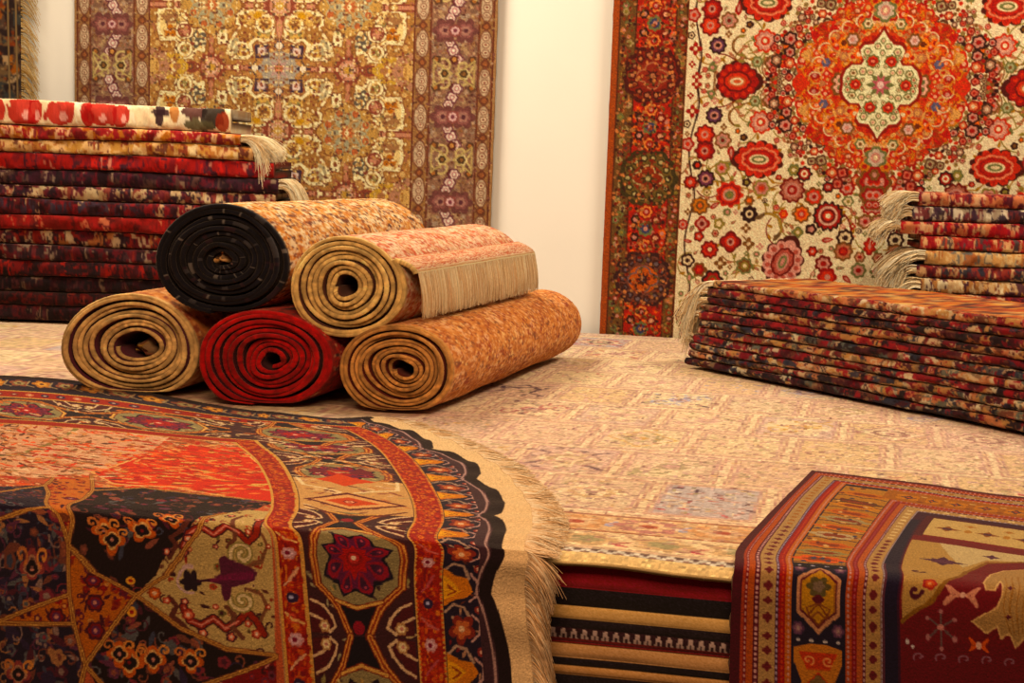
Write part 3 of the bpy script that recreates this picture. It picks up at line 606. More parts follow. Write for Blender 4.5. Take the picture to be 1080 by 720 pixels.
# ------------------------------------------------------------------ pattern of the tribal rug draped at the right (1 unit is 1.75 mm)
def pattern_tribal():
    D = drape_right(); inv = D.inverse(); rng = random.Random(31)
    MAR, RED, ORG, GLD, TAN, NV, PNK, CRM = '4E0E1C', '9E1E1C', 'C8582C', 'C09458', 'C88A48', '1C1424', 'C08880', '861426'
    q = Weave(770, 32, 1180, 860, 1.0, '6A101E')
    V1 = 860; prof = [(0, 12, MAR), (12, 15, 'A8402C'), (15, 19, '7A1420'), (19, 26, 'B8542C'), (26, 32, '5A1420'), (32, 49, 'B88C58'), (49, 53, '4A2030'), (53, 60, '9E1E1C'), (60, 66, 'C0622E'), (66, 120, NV), (120, 126, 'B04A2A'), (126, 132, '8A1A20'), (132, 138, 'B85A34'), (138, 142, '5A1828'), (142, 158, 'B88A54'), (158, 162, '8A6A58'), (162, 180, '3A1024')]
    for d0, d1, c in prof:
        q.rect(770+d0, 32+d0, 770+d1, V1, c); q.rect(770+d0, 32+d0, 1180, 32+d1, c)
    def both(d, t, f):     # draw a motif in the side border at v=t and in the end border at u=t
        f(770+d, 32+t); f(770+t, 32+d)
    for t in np.arange(20, 900, 6.2):
        for d, c in ((17, 'D0907C'), (29, 'D8A090'), (51, 'B89AA0'), (63, 'D09078'), (123, 'C89080'), (129, 'A8484A'), (140, 'D0A090'), (160, 'B8A0A0'), (56.5, 'C84A30')):
            if t > d: both(d, t, lambda x, y: q.ell(x, y, 1.3, 2.0, c))
    for t in np.arange(40, 900, 18):
        both(40.5, t, lambda x, y: q.poly(lobes(x, y, 4, 4.4, .2, 4), '6A1E22')) if t > 330 else both(40.5, t, lambda x, y: q.poly(star(x, y, 6, 3, 4, .78), 'A8602C'))
        if t > 330:
            both(150, t, lambda x, y: q.poly(lobes(x, y, 3.6, 4.2, .2, 4), '6A1E22'))
        elif t > 150: both(150, t, lambda x, y: q.poly(star(x, y, 6, 3, 4, .78), 'E8C080'))
    # panel border: hexagons between beaded black bars
    def cell(M, c_in, c_edge):
        P = lambda pts: [M(*p) for p in pts]
        for x in (-20, -7, 7, 20):
            for y in (-46, 46): p = M(x, y); q.ell(p[0], p[1], 2.2, 2.2, 'C8B8A8')
        for s in (-1, 1):
            for t in (-1, 1): p = M(s*20, t*34); rosette(q, p[0], p[1], 5.5, ('5A3448', '8A5A60', 'B08878'), 6)
        H = [(0, -38), (22, -20), (22, 20), (0, 38), (-22, 20), (-22, -20)]
        q.poly(P(H), c_edge); q.poly(P([(x*.84, y*.88) for x, y in H]), '5A1420'); q.poly(P([(x*.76, y*.82) for x, y in H]), c_in)
        q.poly(lobes(*M(0, -12), 11, 9, .2, 6), '5A4A28'); q.poly(lobes(*M(0, -12), 6, 5, .2, 5), '7A6048'); q.poly(lobes(*M(0, 2), 6, 6, .1, 4), '5A1420')
        for s in (-1, 1): q.line(P([(s*2, 8), (s*12, 14), (s*8, 24), (0, 18)]), 2, '8A4A28')
        q.line(P([(0, 8), (10, 22), (0, 30), (-10, 22)]), 1.8, '7A3A20', True)
    def fancy(M):
        P = lambda pts: [M(*p) for p in pts]
        q.poly(P([(-24, -38), (-8, -44), (8, -44), (24, -38), (24, -20), (16, 0), (24, 20), (24, 40), (-24, 40), (-24, 20), (-16, 0), (-24, -20)]), 'C87A3C')
        q.poly(P([(-19, -33), (19, -33), (12, -14), (-12, -14)]), 'C2401E'); q.poly(P([(-12, 2), (0, -12), (12, 2), (19, 30), (-19, 30)]), 'B83A1E')
        for s in (-1, 1): q.line(spiral(*M(s*10, 18), 8, 1, 1.1, s), 2, 'E0A060'); q.line(spiral(*M(s*10, -24), 6, 1, 1.1, s), 2, 'E8905A')
        q.poly(lobes(*M(0, 0), 7, 7, .2, 4), '7A5A34')
    cells = [(372, 0), (478, 0), (630, 1), (745, 0), (860, 1)]
    vc = inv(866, 630)[1]
    for v, k in ((vc, 0), (vc+94, 1), (vc+188, 0)):
        (cell(lambda x, y: (863+x, v+y), 'C08438', 'C88A60') if k == 0 else fancy(lambda x, y: (863+x, v+y)))
    # flat lying part of the panels
    q.rect(838, 110, 889, vc-56, 'B8783A')
    for v, c in ((150, 'C8702F'), (200, '5A3420'), (222, 'D0803A'), (262, 'C8662C'), (300, 'A89060'), (345, 'D8682C'), (385, 'C0A070'), (430, 'C86030'), (470, '9A8450'), (505, 'E0602A')):
        q.poly(lobes(863, v, 24, 12, .15, 6, 0, 40), c); q.poly(lobes(863, v, 15, 6, .2, 6, 0, 40), '8A3A24'); q.line([(838, v+18), (850, v+14), (863, v+20), (876, v+14), (889, v+18)], 3, '3A2028')
    for i in range(40): q.ell(rng.uniform(840, 887), rng.uniform(110, 520), 2.5, 4, rng.choice(('3A3A48', '6A2A20', 'E0A868')))
    q.rect(838, vc-58, 889, vc-38, '140F18'); [q.ell(x, vc-46, 2, 2, 'B8A8A8') for x in (843, 856, 870, 884)]
    q.rect(880, 98, 1180, 152, 'A8602E')
    for u in np.arange(905, 1180, 34):
        k = int(u) % 2
        q.poly(lobes(u, 126, 13, 13, .2, 4, .78, 30), 'C8782F' if k else 'B84A24'); q.poly(star(u, 126, 10, 5, 4, 0), '2E2434' if k else 'D89850'); q.ell(u, 126, 3, 3, ORG)
        q.ell(u+17, 112, 4, 3, 'D8A060'); q.ell(u+17, 141, 4, 3, '7A3A20')
    # gold cross panel behind the arch
    q.rect(950, 212, 1180, 325, 'D0A868'); q.rect(950, 212, 1180, 219, MAR); q.rect(950, 318, 1180, 326, '7A1A20'); q.rect(950, 212, 962, 330, MAR)
    for u in np.arange(985, 1180, 42): q.poly(star(u, 268, 15, 7, 4), '8A4A28'); q.poly(star(u, 268, 8, 4, 4, .78), '4A2430'); q.ell(u+21, 268, 4, 9, 'B87A3C'); q.poly(star(u+21, 240, 7, 4, 4), 'B07038')
    q.rect(950, 326, 1180, 620, '70101E')
    def I(P): return [inv(*p) for p in P]
    q.poly(I([(962, 569), (1085, 586), (1085, 593), (1040, 592), (1012, 606), (985, 630), (952, 655), (951, 600)]), 'B88C50')
    q.poly(I([(990, 573), (1085, 586), (1085, 592), (1040, 590), (1015, 598)]), 'D0B078')
    for px, py, s in ((994, 592, 1.25), (1046, 587, .6)): x, y = inv(px, py); q.poly(star(x, y, 20*s, 8*s, 4), '4A1A30'); q.poly(star(x, y, 13*s, 6*s, 4, .78), '5A2A3A')
    x, y = inv(981, 615); rosette(q, x, y, 7, ('A8302C', 'C8502C', 'E0905A'), 5)
    for px, py in ((965, 602), (963, 622)): x, y = inv(px, py); q.line(spiral(x+2, y, 8, 0, .8), 4, '4A1420')
    q.line(I([(952, 655), (985, 631), (1012, 607), (1040, 593), (1085, 592)]), 5, '8A5A28')
    q.rect(930, 240, 948, V1, '1A1226'); q.rect(930, 500, 934, V1, '5A2A34')
    # great palmette and small emblems
    Pm = [(1080, 600), (1060, 601), (1045, 605), (1037, 614), (1040, 622), (1050, 622), (1055, 612), (1057, 628), (1052, 640), (1025, 655), (1040, 668), (1052, 661), (1056, 672), (1064, 668), (1071, 682), (1080, 672), (1090, 680), (1094, 668), (1110, 660), (1115, 640), (1105, 620), (1120, 615), (1115, 602)]
    q.poly(I(Pm), '5A1420'); Q = np.array(I(Pm)); q.poly(Q, 'B08450'); q.line(Q, 2, 'E0B070', True)
    for px, py in ((1066, 620), (1063, 651), (1085, 640)): x, y = inv(px, py); q.poly(star(x, y, 4.5, 2, 4), '5A1A24')
    for k in range(6): q.line(I([(1060+k*7, 608), (1058+k*7, 640), (1066+k*4, 668)]), 1, '9A6430')
    for px, py, c in ((1016, 627, 'D08868'), (1032, 680, 'E0602A')):
        x, y = inv(px, py); sc = 1 if py < 650 else .6
        for s in (-1, 1): q.line([(x+s*16*sc, y-9*sc), (x+s*4*sc, y), (x+s*16*sc, y+9*sc), (x+s*10*sc, y), (x+s*16*sc, y-9*sc)], 3.6*sc, c)
        q.ell(x, y, 3, 3, 'E8B090')
    x, y = inv(992, 662)
    for a in range(6): q.line([(x, y), (x+13*math.cos(a*1.047+.52), y+17*math.sin(a*1.047+.52))], 2, '6A5048'); q.ell(x+15*math.cos(a*1.047+.52), y+19*math.sin(a*1.047+.52), 2.4, 3, 'B07068')
    q.ell(x, y, 3.4, 3.4, 'D88A78')
    for px, py in ((957, 676), (963, 682)): x, y = inv(px, py); q.ell(x, y, 2.4, 2.4, 'C8B8A8')
    for k in range(5): x, y = inv(970+k*24, 692+k*1.5); q.line(spiral(x, y, 7, 2.5, .8, 1), 2, '8E5A60')
    q.rect(985, 706, 1180, V1, 'B88850'); q.rect(989, 710, 1180, V1, '4A1A20'); q.rect(993, 714, 1180, V1, 'A87A48'); q.rect(996, 718, 1180, V1, '120C18')
    for i in range(60): q.ell(rng.uniform(1000, 1175), rng.uniform(730, 855), 3, 3, rng.choice(('8A1A24', 'B87A40', '3A2A44')))
    q.speckle(.06, 7)
    return q, D
# ------------------------------------------------------------------ cream palace rug covering the bed (cm: x along the bed, y depth from the front edge)
SPOTS = [(730, 508, 'blue'), (840, 432, 'blue'), (800, 486, 'red'), (930, 438, 'dark'), (575, 482, 'dark'), (690, 432, 'dark'), (618, 368, 'red'), (520, 420, 'dark')]
def spots_px(x, y):
    p, q_ = proj(W(x/100, y/100, 0)); return float(p), float(q_)
def pattern_cream():
    rng = random.Random(41)
    CR, CR2, LN, PK, BL, RD, DK, OL, GO = 'DFBC8E', 'D6B080', 'E4C496', 'C99A84', '9C98A4', 'A8484A', '4A3038', '9A8A60', 'C8964E'
    q = Weave(-412, -2, 235, 358, 1.6, CR)
    # staggered panels with pale double bars
    cw, ch = 26, 34
    for j in range(0, 11):
        for i in range(-17, 10):
            x0 = i*cw+(j % 2)*cw/2-6; y0 = 36+j*ch
            base = rng.choice((CR2, 'DFBC90', 'D4AC88', 'B8A698', 'D8B088', CR2, 'E0C090', 'D0AC90', 'E2C494', 'D6B48C'))
            sh = .10*(y0)        # the rug lies a little askew on the bed
            X = lambda x, y: x+(y)*.07
            def P(pts): return [(X(x0+a, y0+b), y0+b) for a, b in pts]
            q.poly(P([(2.2, 2.2), (cw-2.2, 2.2), (cw-2.2, ch-2.2), (2.2, ch-2.2)]), base)
            q.line(P([(1.2, 1.2), (cw-1.2, 1.2), (cw-1.2, ch-1.2), (1.2, ch-1.2)]), .7, 'B07A68', True)
            q.line(P([(2.6, 2.6), (cw-2.6, 2.6), (cw-2.6, ch-2.6), (2.6, ch-2.6)]), .7, 'B88A78' if base != BL else '7A7080', True)
            q.line(P([(0, 0), (0, ch)]), 2.0, LN); q.line(P([(0, 0), (cw, 0)]), 1.4, 'E8CA9C')
            t = rng.random()*1.6; cx, cy = x0+cw/2, y0+ch/2; qx, qy = spots_px(X(cx, cy), cy)
            near = [k for sx_, sy_, k in SPOTS if abs(sx_-qx) < 34 and abs(sy_-qy) < 13]
            if near and near[0] == 'blue': q.poly(P([(2.6, 2.6), (cw-2.6, 2.6), (cw-2.6, ch-2.6), (2.6, ch-2.6)]), '968C98'); t = .1
            if near and near[0] in ('red', 'dark'):
                cc = RD if near[0] == 'red' else DK
                for w_, c_ in ((1.4, cc),):
                    q.line(P([(3, 8), (9, 14), (7, 22), (14, 27), (20, 20), (18, 12), (23, 7)]), w_, c_); q.line(P([(4, 26), (12, 20), (22, 28)]), w_*.8, c_)
                for k_ in range(9): leaf(q, X(x0+3+k_*2.4, y0+6), y0+rng.uniform(5, 28), 3.6, 1.6, rng.uniform(0, 6), cc)
            c1, c2 = rng.choice((('A87060', '8A6050'), (OL, PK), ('B08070', 'A88A60'), (PK, 'C09070'), (GO, OL), ('B89078', 'C8A070'), (RD, DK), (BL, '806868')))
            xx = X(cx, cy)
            if t < .35:
                q.poly([(xx-cw*.38, cy), (xx, cy-ch*.36), (xx+cw*.38, cy), (xx, cy+ch*.36)], LN); q.line([(xx-cw*.36, cy), (xx, cy-ch*.34), (xx+cw*.36, cy), (xx, cy+ch*.34)], .7, c1, True); rosette(q, xx, cy, 5, (c2, LN, c1), 8)
            elif t < .7:
                q.poly(lobes(xx, cy, cw*.3, ch*.34, .2, 6), LN)
                for s in (-1, 1): q.line(spiral(xx+s*5, cy+s*5, 5, 0, 1.2, s), .9, c1)
                rosette(q, xx, cy, 3.5, (c1, PK, c2), 6)
            for k in range(64):
                a, b = rng.uniform(3.5, cw-3.5), rng.uniform(3.5, ch-3.5)
                leaf(q, X(x0+a, y0+b), y0+b, rng.uniform(1.6, 4), rng.uniform(.6, 1.2), rng.uniform(0, 6.3), rng.choice((c1, c2, OL, PK, 'B89080', LN, 'B08070')))
    for i in range(5200):
        x, y = rng.uniform(-100, 120), rng.uniform(7, 200)
        leaf(q, x, y, rng.uniform(1, 3.4), rng.uniform(.5, .9), rng.choice((0, .3, -.3, 1.5, .8)), rng.choice(('C8A078', 'B88A70', 'A87A60', 'EAD0A4', 'D8A88C', '9A7A68', 'C49A64', 'B0806C', '8A5A50', 'E8CCA0', '7A4A44', '6A4A40')))
    r3 = np.random.default_rng(6); h_, w_ = q.h, q.w
    t = vnoise(w_, h_, 45, 45, r3)[..., None]; q.a[:] = q.a*(1-.2*t)+col('E2B888')*(.2*t)
    t = np.clip(vnoise(w_, h_, 60, 50, r3)[..., None]-.5, 0, 1); q.a[:] = q.a*(1-.5*t)+col('D8A090')*(.5*t)
    # borders near the front edge
    q.rect(-412, -2, 235, 33, 'E2C08E'); q.rect(-412, 20, 235, 33, 'D4A878'); q.rect(-412, 19.2, 235, 20.2, '9A5A40'); q.rect(-412, 32.5, 235, 33.6, '9A6048'); q.rect(-412, 6, 235, 7, 'C09878')
    for x in np.arange(-405, 235, 15):
        q.poly(lobes(x, 26.5, 6.5, 5, .15, 8), 'C89060' if int(x) % 2 else 'B87A68'); q.poly(lobes(x, 26.5, 4, 3, .2, 6), 'DDB080'); q.ell(x, 26.5, 1.8, 1.4, 'A0503C'); leaf(q, x+7.5, 26.5, 5, 2, 1.2, BL, PK)
        q.poly(lobes(x+4, 13, 5.5, 4.5, .2, 5), 'C8A070'); q.poly(lobes(x+4, 13, 3, 2.6, .2, 5), OL); leaf(q, x-3.5, 12, 5, 1.6, .6, 'B0705A'); leaf(q, x-2, 16, 4, 1.4, -.6, 'A88060'); leaf(q, x+11, 9.5, 4, 1.3, -.4, RD)
    q.rect(-412, 1.6, 235, 5.2, '5A4038')
    for x in np.arange(-405, 235, 3.2):
        q.line([(x, 2), (x+1.6, 4.8), (x+3.2, 2)], 1.0, 'D8C8A8'); q.ell(x+1.6, 2.6, .6, .6, 'A87860')
    q.rect(-412, -2, 235, 1.7, 'E0BC80')
    for i in range(700):
        leaf(q, rng.uniform(-100, 120), rng.uniform(7, 33), rng.uniform(1, 3.4), rng.uniform(.5, .9), rng.choice((0, .3, -.3, 1.5)), rng.choice(('C8A078', 'A87A60', 'EAD0A4', '9A6A58', 'B0806C')))
    q.speckle(.08, 8)
    return q

# ================================================================== Blender side
import bpy
SC = bpy.context.scene; COLL = SC.collection
TINT = np.array([1.0, .80, .56])      # colour of the shop lamps, taken back out of colours read under them
def albedo(c, gain=1.0):
    a = lin(np.asarray(c, float)); lu = (a@np.array([.3, .6, .1]))[..., None]; a = np.maximum(lu+(a-lu)*1.15, .002)/TINT*.74*gain
    return np.clip(a, .002, .88)

def material(name, base=None, rough=.9, bump=.35, bscale=900, var=.14, vscale=160, sheen=.07, dist=.0012):
    m = bpy.data.materials.new(name); m.use_nodes = True; nt = m.node_tree; N = nt.nodes; L = nt.links; bs = N['Principled BSDF']
    bs.inputs['Roughness'].default_value = rough
    bs.inputs['Specular IOR Level'].default_value = .10
    bs.inputs['Sheen Weight'].default_value = sheen; bs.inputs['Sheen Roughness'].default_value = .6; bs.inputs['Sheen Tint'].default_value = (1, .9, .75, 1)
    if base is None:
        ca = N.new('ShaderNodeVertexColor'); ca.layer_name = 'wool'; src = ca.outputs['Color']
    else:
        rgb = N.new('ShaderNodeRGB'); rgb.outputs[0].default_value = (*albedo(col(base)), 1); src = rgb.outputs[0]
    tc = N.new('ShaderNodeTexCoord')
    nz = N.new('ShaderNodeTexNoise'); nz.inputs['Scale'].default_value = vscale; nz.inputs['Detail'].default_value = 3
    L.new(tc.outputs['Object'], nz.inputs['Vector'])
    mr = N.new('ShaderNodeMapRange'); mr.inputs[1].default_value = .25; mr.inputs[2].default_value = .75; mr.inputs[3].default_value = 1-var; mr.inputs[4].default_value = 1+var
    L.new(nz.outputs['Fac'], mr.inputs[0])
    mx = N.new('ShaderNodeMix'); mx.data_type = 'RGBA'; mx.blend_type = 'MULTIPLY'; mx.inputs[0].default_value = 1
    L.new(src, mx.inputs[6]); L.new(mr.outputs[0], mx.inputs[7]); L.new(mx.outputs[2], bs.inputs['Base Color'])
    if bump:
        n2 = N.new('ShaderNodeTexNoise'); n2.inputs['Scale'].default_value = bscale; n2.inputs['Detail'].default_value = 2
        L.new(tc.outputs['Object'], n2.inputs['Vector'])
        bp = N.new('ShaderNodeBump'); bp.inputs['Strength'].default_value = bump; bp.inputs['Distance'].default_value = dist
        L.new(n2.outputs['Fac'], bp.inputs['Height']); L.new(bp.outputs[0], bs.inputs['Normal'])
    return m
M_PILE = material('wool_pile', bump=.5, bscale=420, var=.16, vscale=330)
M_FLAT = material('flat_weave', bump=.4, bscale=700, var=.10, vscale=260, sheen=.1)
M_FRINGE = material('cotton_fringe', bump=.2, bscale=800, var=.12, vscale=120, sheen=.1)
M_EDGE = material('overcast_selvedge', bump=.6, bscale=350, var=.22, vscale=90, sheen=.1)
M_WALL = material('painted_plaster', 'FDEDD2', rough=.85, bump=.08, bscale=60, var=.015, vscale=3, sheen=0, dist=.003)
M_FLOOR = material('worn_floorboards', '5A3C26', rough=.6, bump=.2, bscale=20, var=.2, vscale=8, sheen=0)
M_WOOD = material('platform_wood', '5A3820', rough=.6, bump=.2, bscale=40, var=.2, vscale=14, sheen=0)

def mesh_obj(name, verts, quads, colors, mat, parent=None, smooth=True, tris=None):
    me = bpy.data.meshes.new(name)
    verts = np.ascontiguousarray(verts, np.float32); quads = np.asarray(quads, np.int32).reshape(-1, 4)
    nq = len(quads); tr = np.zeros((0, 3), np.int32) if tris is None else np.asarray(tris, np.int32).reshape(-1, 3)
    idx = np.concatenate([quads.ravel(), tr.ravel()])
    me.vertices.add(len(verts)); me.vertices.foreach_set('co', verts.ravel())
    me.loops.add(len(idx)); me.loops.foreach_set('vertex_index', idx)
    me.polygons.add(nq+len(tr))
    me.polygons.foreach_set('loop_start', np.concatenate([np.arange(nq)*4, nq*4+np.arange(len(tr))*3]).astype(np.int32))
    me.polygons.foreach_set('use_smooth', np.full(nq+len(tr), smooth, bool))
    me.update(calc_edges=True)
    if colors is not None:
        at = me.color_attributes.new('wool', 'FLOAT_COLOR', 'POINT'); c = np.ones((len(verts), 4), np.float32); c[:, :3] = colors
        at.data.foreach_set('color', c.ravel())
    me.materials.append(mat)
    o = bpy.data.objects.new(name, me); COLL.objects.link(o)
    if parent is not None: o.parent = parent
    return o
def grid_quads(nv, nu, off=0, wrapv=False):
    i = np.arange(nu-1)[None, :]; j = np.arange(nv if wrapv else nv-1)[:, None]; j2 = (j+1) % nv
    return np.stack([off+j*nu+i, off+j*nu+i+1, off+j2*nu+i+1, off+j2*nu+i], -1).reshape(-1, 4)
def cloth(name, P, C, mat, thick, parent=None, back='8A6A4A', flip=False, step=8, org=None):
    """front grid of knots with a real thickness: skirt and coarser back"""
    nv, nu = P.shape[:2]
    du = np.gradient(P, axis=1); dv = np.gradient(P, axis=0); n = np.cross(du, dv); n /= np.linalg.norm(n, axis=-1, keepdims=True)+1e-12
    if flip: n = -n
    ri = np.unique(np.r_[np.arange(0, nv, step), nv-1]); ci = np.unique(np.r_[np.arange(0, nu, step), nu-1])
    B = (P-n*thick)[np.ix_(ri, ci)]; off = nv*nu
    V = [P.reshape(-1, 3), B.reshape(-1, 3)]; qs = [grid_quads(nv, nu), grid_quads(len(ri), len(ci), off)[:, ::-1]]
    f = lambda r, c: r*nu+c
    def strip(fr, bk): return np.stack([fr[:-1], bk[:-1], bk[1:], fr[1:]], 1)
    nr, nc = len(ri), len(ci)
    qs.append(strip(ci, off+np.arange(nc))); qs.append(strip((nv-1)*nu+ci, off+(nr-1)*nc+np.arange(nc))[:, ::-1])
    qs.append(strip(ri*nu, off+np.arange(nr)*nc)[:, ::-1]); qs.append(strip(ri*nu+nu-1, off+np.arange(nr)*nc+nc-1))
    cb = np.tile(albedo(col(back)), (nr*nc, 1)); CC = np.concatenate([C.reshape(-1, 3), cb]); VV = np.concatenate(V)
    if org is not None: VV = VV-np.asarray(org)
    Q = np.concatenate(qs)
    if not flip: pass
    o = mesh_obj(name, VV, Q, CC, mat, parent)
    if org is not None: o.location = org
    return o
def sample(cv, X, Y, gain=1.0):
    i = np.clip(((X-cv.x0)*cv.ppu).astype(int), 0, cv.w-1); j = np.clip(((Y-cv.y0)*cv.ppu).astype(int), 0, cv.h-1)
    return albedo(cv.a[j, i], gain)
def knot_noise(shape, amt, seed):
    return np.random.default_rng(seed).standard_normal(shape)*amt

def empty(name, loc):
    o = bpy.data.objects.new(name, None); o.location = loc; o.empty_display_size = .1; COLL.objects.link(o); return o
def tag(o, label, cat, group=None):
    o['label'] = label; o['category'] = cat
    if group: o['group'] = group
    return o
def structure(o): o['kind'] = 'structure'; return o
def put_in(o, parent):
    """parent o to an empty with no rotation, keeping it where it is"""
    o.parent = parent; o.location = tuple(np.array(o.location)-np.array(parent.location)); return o

def strands(name, paths, rad, colr, parent=None, mat=None, seed=0, org=(0, 0, 0), kind=True):
    """paths (n, k, 3): yarn ends as thin three-sided tapering threads"""
    n, k = paths.shape[:2]; rng = np.random.default_rng(seed)
    T = np.gradient(paths, axis=1); T /= np.linalg.norm(T, axis=-1, keepdims=True)+1e-12
    ref = np.where(np.abs(T[..., 2:3]) > .8, np.array([1., 0, 0]), np.array([0, 0, 1.]))
    A = np.cross(T, ref); A /= np.linalg.norm(A, axis=-1, keepdims=True)+1e-12; B = np.cross(T, A)
    taper = np.linspace(1, .45, k)[None, :, None]; r = rad*(.7+.6*rng.random((n, 1, 1)))*taper
    rings = [paths+r*(math.cos(a)*A+math.sin(a)*B) for a in (0, 2.094, 4.189)]
    V = np.stack(rings, 2).reshape(-1, 3)-np.asarray(org)      # n,k,3
    b = (np.arange(n)[:, None]*k+np.arange(k-1)[None, :]).ravel()*3
    Q = np.concatenate([np.stack([b+s, b+(s+1) % 3, b+3+(s+1) % 3, b+3+s], 1) for s in range(3)])
    pal = np.array([albedo(col(c)) for c in colr]); c = pal[rng.integers(len(pal), size=n)]*(.85+.3*rng.random((n, 1)))
    o = mesh_obj(name, V, Q, np.repeat(c, k*3, 0), mat or M_FRINGE, parent)
    if parent is None: o.location = org
    if kind: o['kind'] = 'stuff'
    return o

# ------------------------------------------------------------------ room: wall and floor
def box(name, pts8, mat, parent=None):
    Q = [(0, 3, 2, 1), (4, 5, 6, 7), (0, 1, 5, 4), (1, 2, 6, 5), (2, 3, 7, 6), (3, 0, 4, 7)]
    return mesh_obj(name, pts8, Q, None, mat, parent, smooth=False)
def bedbox(name, a0, a1, b0, b1, z0, z1, mat, parent=None):
    return box(name, np.array([W(a, b, z) for z in (z0, z1) for a, b in ((a0, b0), (a1, b0), (a1, b1), (a0, b1))]).reshape(-1, 3), mat, parent)
FLOORZ = -.62
structure(bedbox('wall_back', -5.2, 4.2, WALLB+.045, WALLB+.2, FLOORZ, 2.7, M_WALL))
structure(bedbox('floor', -5.2, 4.2, -3.2, WALLB+.045, FLOORZ-.06, FLOORZ, M_FLOOR))

# ------------------------------------------------------------------ the bed everything lies on
bed = empty('display_platform', W(0, 1.8, FLOORZ)); bed.location = W(0, 1.8, FLOORZ)
tag(bed, 'low wooden platform under the cream rug, filling the space before the wall', 'platform')
def bedpart(name, *a): o = bedbox(name, *a, M_WOOD); return put_in(o, bed)
bedpart('platform_top', -4.0, 2.3, .03, WALLB-.02, -.06, -.0125)
bedpart('front_panel', -4.0, 2.3, .03, .06, FLOORZ, -.062)
for a in (-3.9, -1.9, .1, 2.2):
    for b in (.2, WALLB-.15): bedpart('leg', a-.04, a+.04, b-.04, b+.04, FLOORZ, -.062)

cv = pattern_cream()
aa = np.unique(np.r_[np.arange(-4.05, -.75, .011), np.arange(-.75, 1.1, .0036), np.arange(1.1, 2.31, .010)])
bb = np.r_[np.linspace(-.012, .6, 190), np.linspace(.603, WALLB-.03, 330)]
A2, B2 = np.meshgrid(aa, bb); rg = np.random.default_rng(2)
wob = (vnoise(len(aa), len(bb), 90, 70, rg)-.5)*.003
Z2 = wob+knot_noise(A2.shape, .00022, 3)+.006*np.exp(-((A2+.06)/.12)**2)*np.exp(-B2/.10)
edge = np.clip((.02-B2)/.03, 0, 1); Z2 -= edge**2*.012
P2 = W(A2, B2, Z2)
cream = cloth('cream_rug', P2, sample(cv, A2*100, B2*100, 1.0), M_PILE, .010, back='B89A6A', org=W(0, 1.8, 0))
tag(cream, 'large cream rug with faint pink and blue panels, spread flat over the whole platform', 'rug')

# striped flat weave hanging down the front of the platform
aa = np.linspace(-1.9, 2.25, 1500); zz = np.linspace(-.012, -.56, 330); A3, Z3 = np.meshgrid(aa, zz)
bands = [(0, .058, '8A1224'), (.058, .094, '120C10'), (.094, .119, 'D8A868'), (.119, .137, '1A1014'), (.137, .163, '2A1014'), (.163, .167, '7A1A1A'), (.167, .195, 'C89460'), (.195, .211, '140C10'), (.211, .228, 'BC8854'), (.228, .262, '140C10'), (.262, .30, '8A1424'), (.30, .33, 'C8904A'), (.33, .37, '120C10'), (.37, .41, '7A1220'), (.41, .44, 'D0A060'), (.44, .6, '1A1014')]
C3 = np.zeros(A3.shape+(3,)); D3 = -Z3-.004; rel = np.zeros(A3.shape)
for z0, z1, c in bands:
    m = (D3 >= z0) & (D3 < z1); C3[m] = col(c); rel[m] = np.sin(math.pi*np.clip((D3[m]-z0)/(z1-z0), 0, 1))**.6
mot = (D3 > .139) & (D3 < .162); ph = (A3 % .020)/.020; hz = (D3-.139)/.023
tri = mot & (np.abs(ph-.5) < .16+.26*hz) & ~((np.abs(ph-.5) < .10) & (hz > .45) & (hz < .75)); C3[tri] = col('A88A78'); C3[mot & (hz > .82)] = col('6A1A1A')
dotm = (D3 > .262+.012) & (D3 < .288) & (np.abs(ph-.5) < .2); C3[dotm] = col('C8A060')
C3 += knot_noise(A3.shape+(1,), .03, 9); C3 = np.clip(C3*(1+.10*(vnoise(1500, 330, 60, 3, rg)-.5)[..., None]), 0, 1)
# shallow swags in the hanging cloth
B3 = -.004-.0030*rel+.003*np.sin(A3*9+1)*np.clip(-Z3*4, 0, 1)+.0015*(vnoise(1500, 330, 40, 8, rg)-.5)
sag = .010*np.exp(-((A3+.06)/.15)**2)*0
kil = cloth('striped_kilim', W(A3, B3+.012, Z3+sag), albedo(C3, 1.0), M_FLAT, .004, flip=True, org=W(0, 0, -.28))
tag(kil, 'crimson, black and tan striped flatweave hanging down the platform front between the two draped rugs', 'rug')

# ------------------------------------------------------------------ rugs hanging on the wall
def wall_rug(name, cv, a0, z0, xs, ys, seed, lean=.012, gain=1.0, ysc=1.0):
    X, Y = np.meshgrid(xs, ys); r = np.random.default_rng(seed)
    wob = (vnoise(len(xs), len(ys), 120, 200, r)-.5)*.012+.004*np.sin(X*.09+seed)
    Bd = WALLB-.004+wob*.6+knot_noise(X.shape, .0003, seed)
    P = W(a0+X/100, Bd, z0-Y/100)
    o = cloth(name, P, sample(cv, X, Y*ysc, gain), M_PILE, .009, flip=True, org=W(a0, WALLB, z0))
    return o
cr = pattern_red()
xs = np.r_[np.arange(-112.4, 58, .34), np.arange(58, 112.5, .8)]; ys = np.r_[np.arange(-149, -40, .9), np.arange(-40, 113.5, .36)]
redrug = wall_rug('wall_rug', cr, RA, RZ, xs, ys, 3, gain=.84)
tag(redrug, 'ivory ground wall rug with an orange-red round medallion and red side border', 'rug')
cg = pattern_gold()
xs = np.arange(-98.9, 98.9, .40); ys = np.r_[np.arange(-138, -44, 1.1), np.arange(-44, 117, .42)]
goldrug = wall_rug('wall_rug', cg, LA, LZ, xs, ys, 6, gain=.82, ysc=29/27.3)
tag(goldrug, 'muted gold and brown wall rug with a lattice of stars, behind the rolled rugs', 'rug')

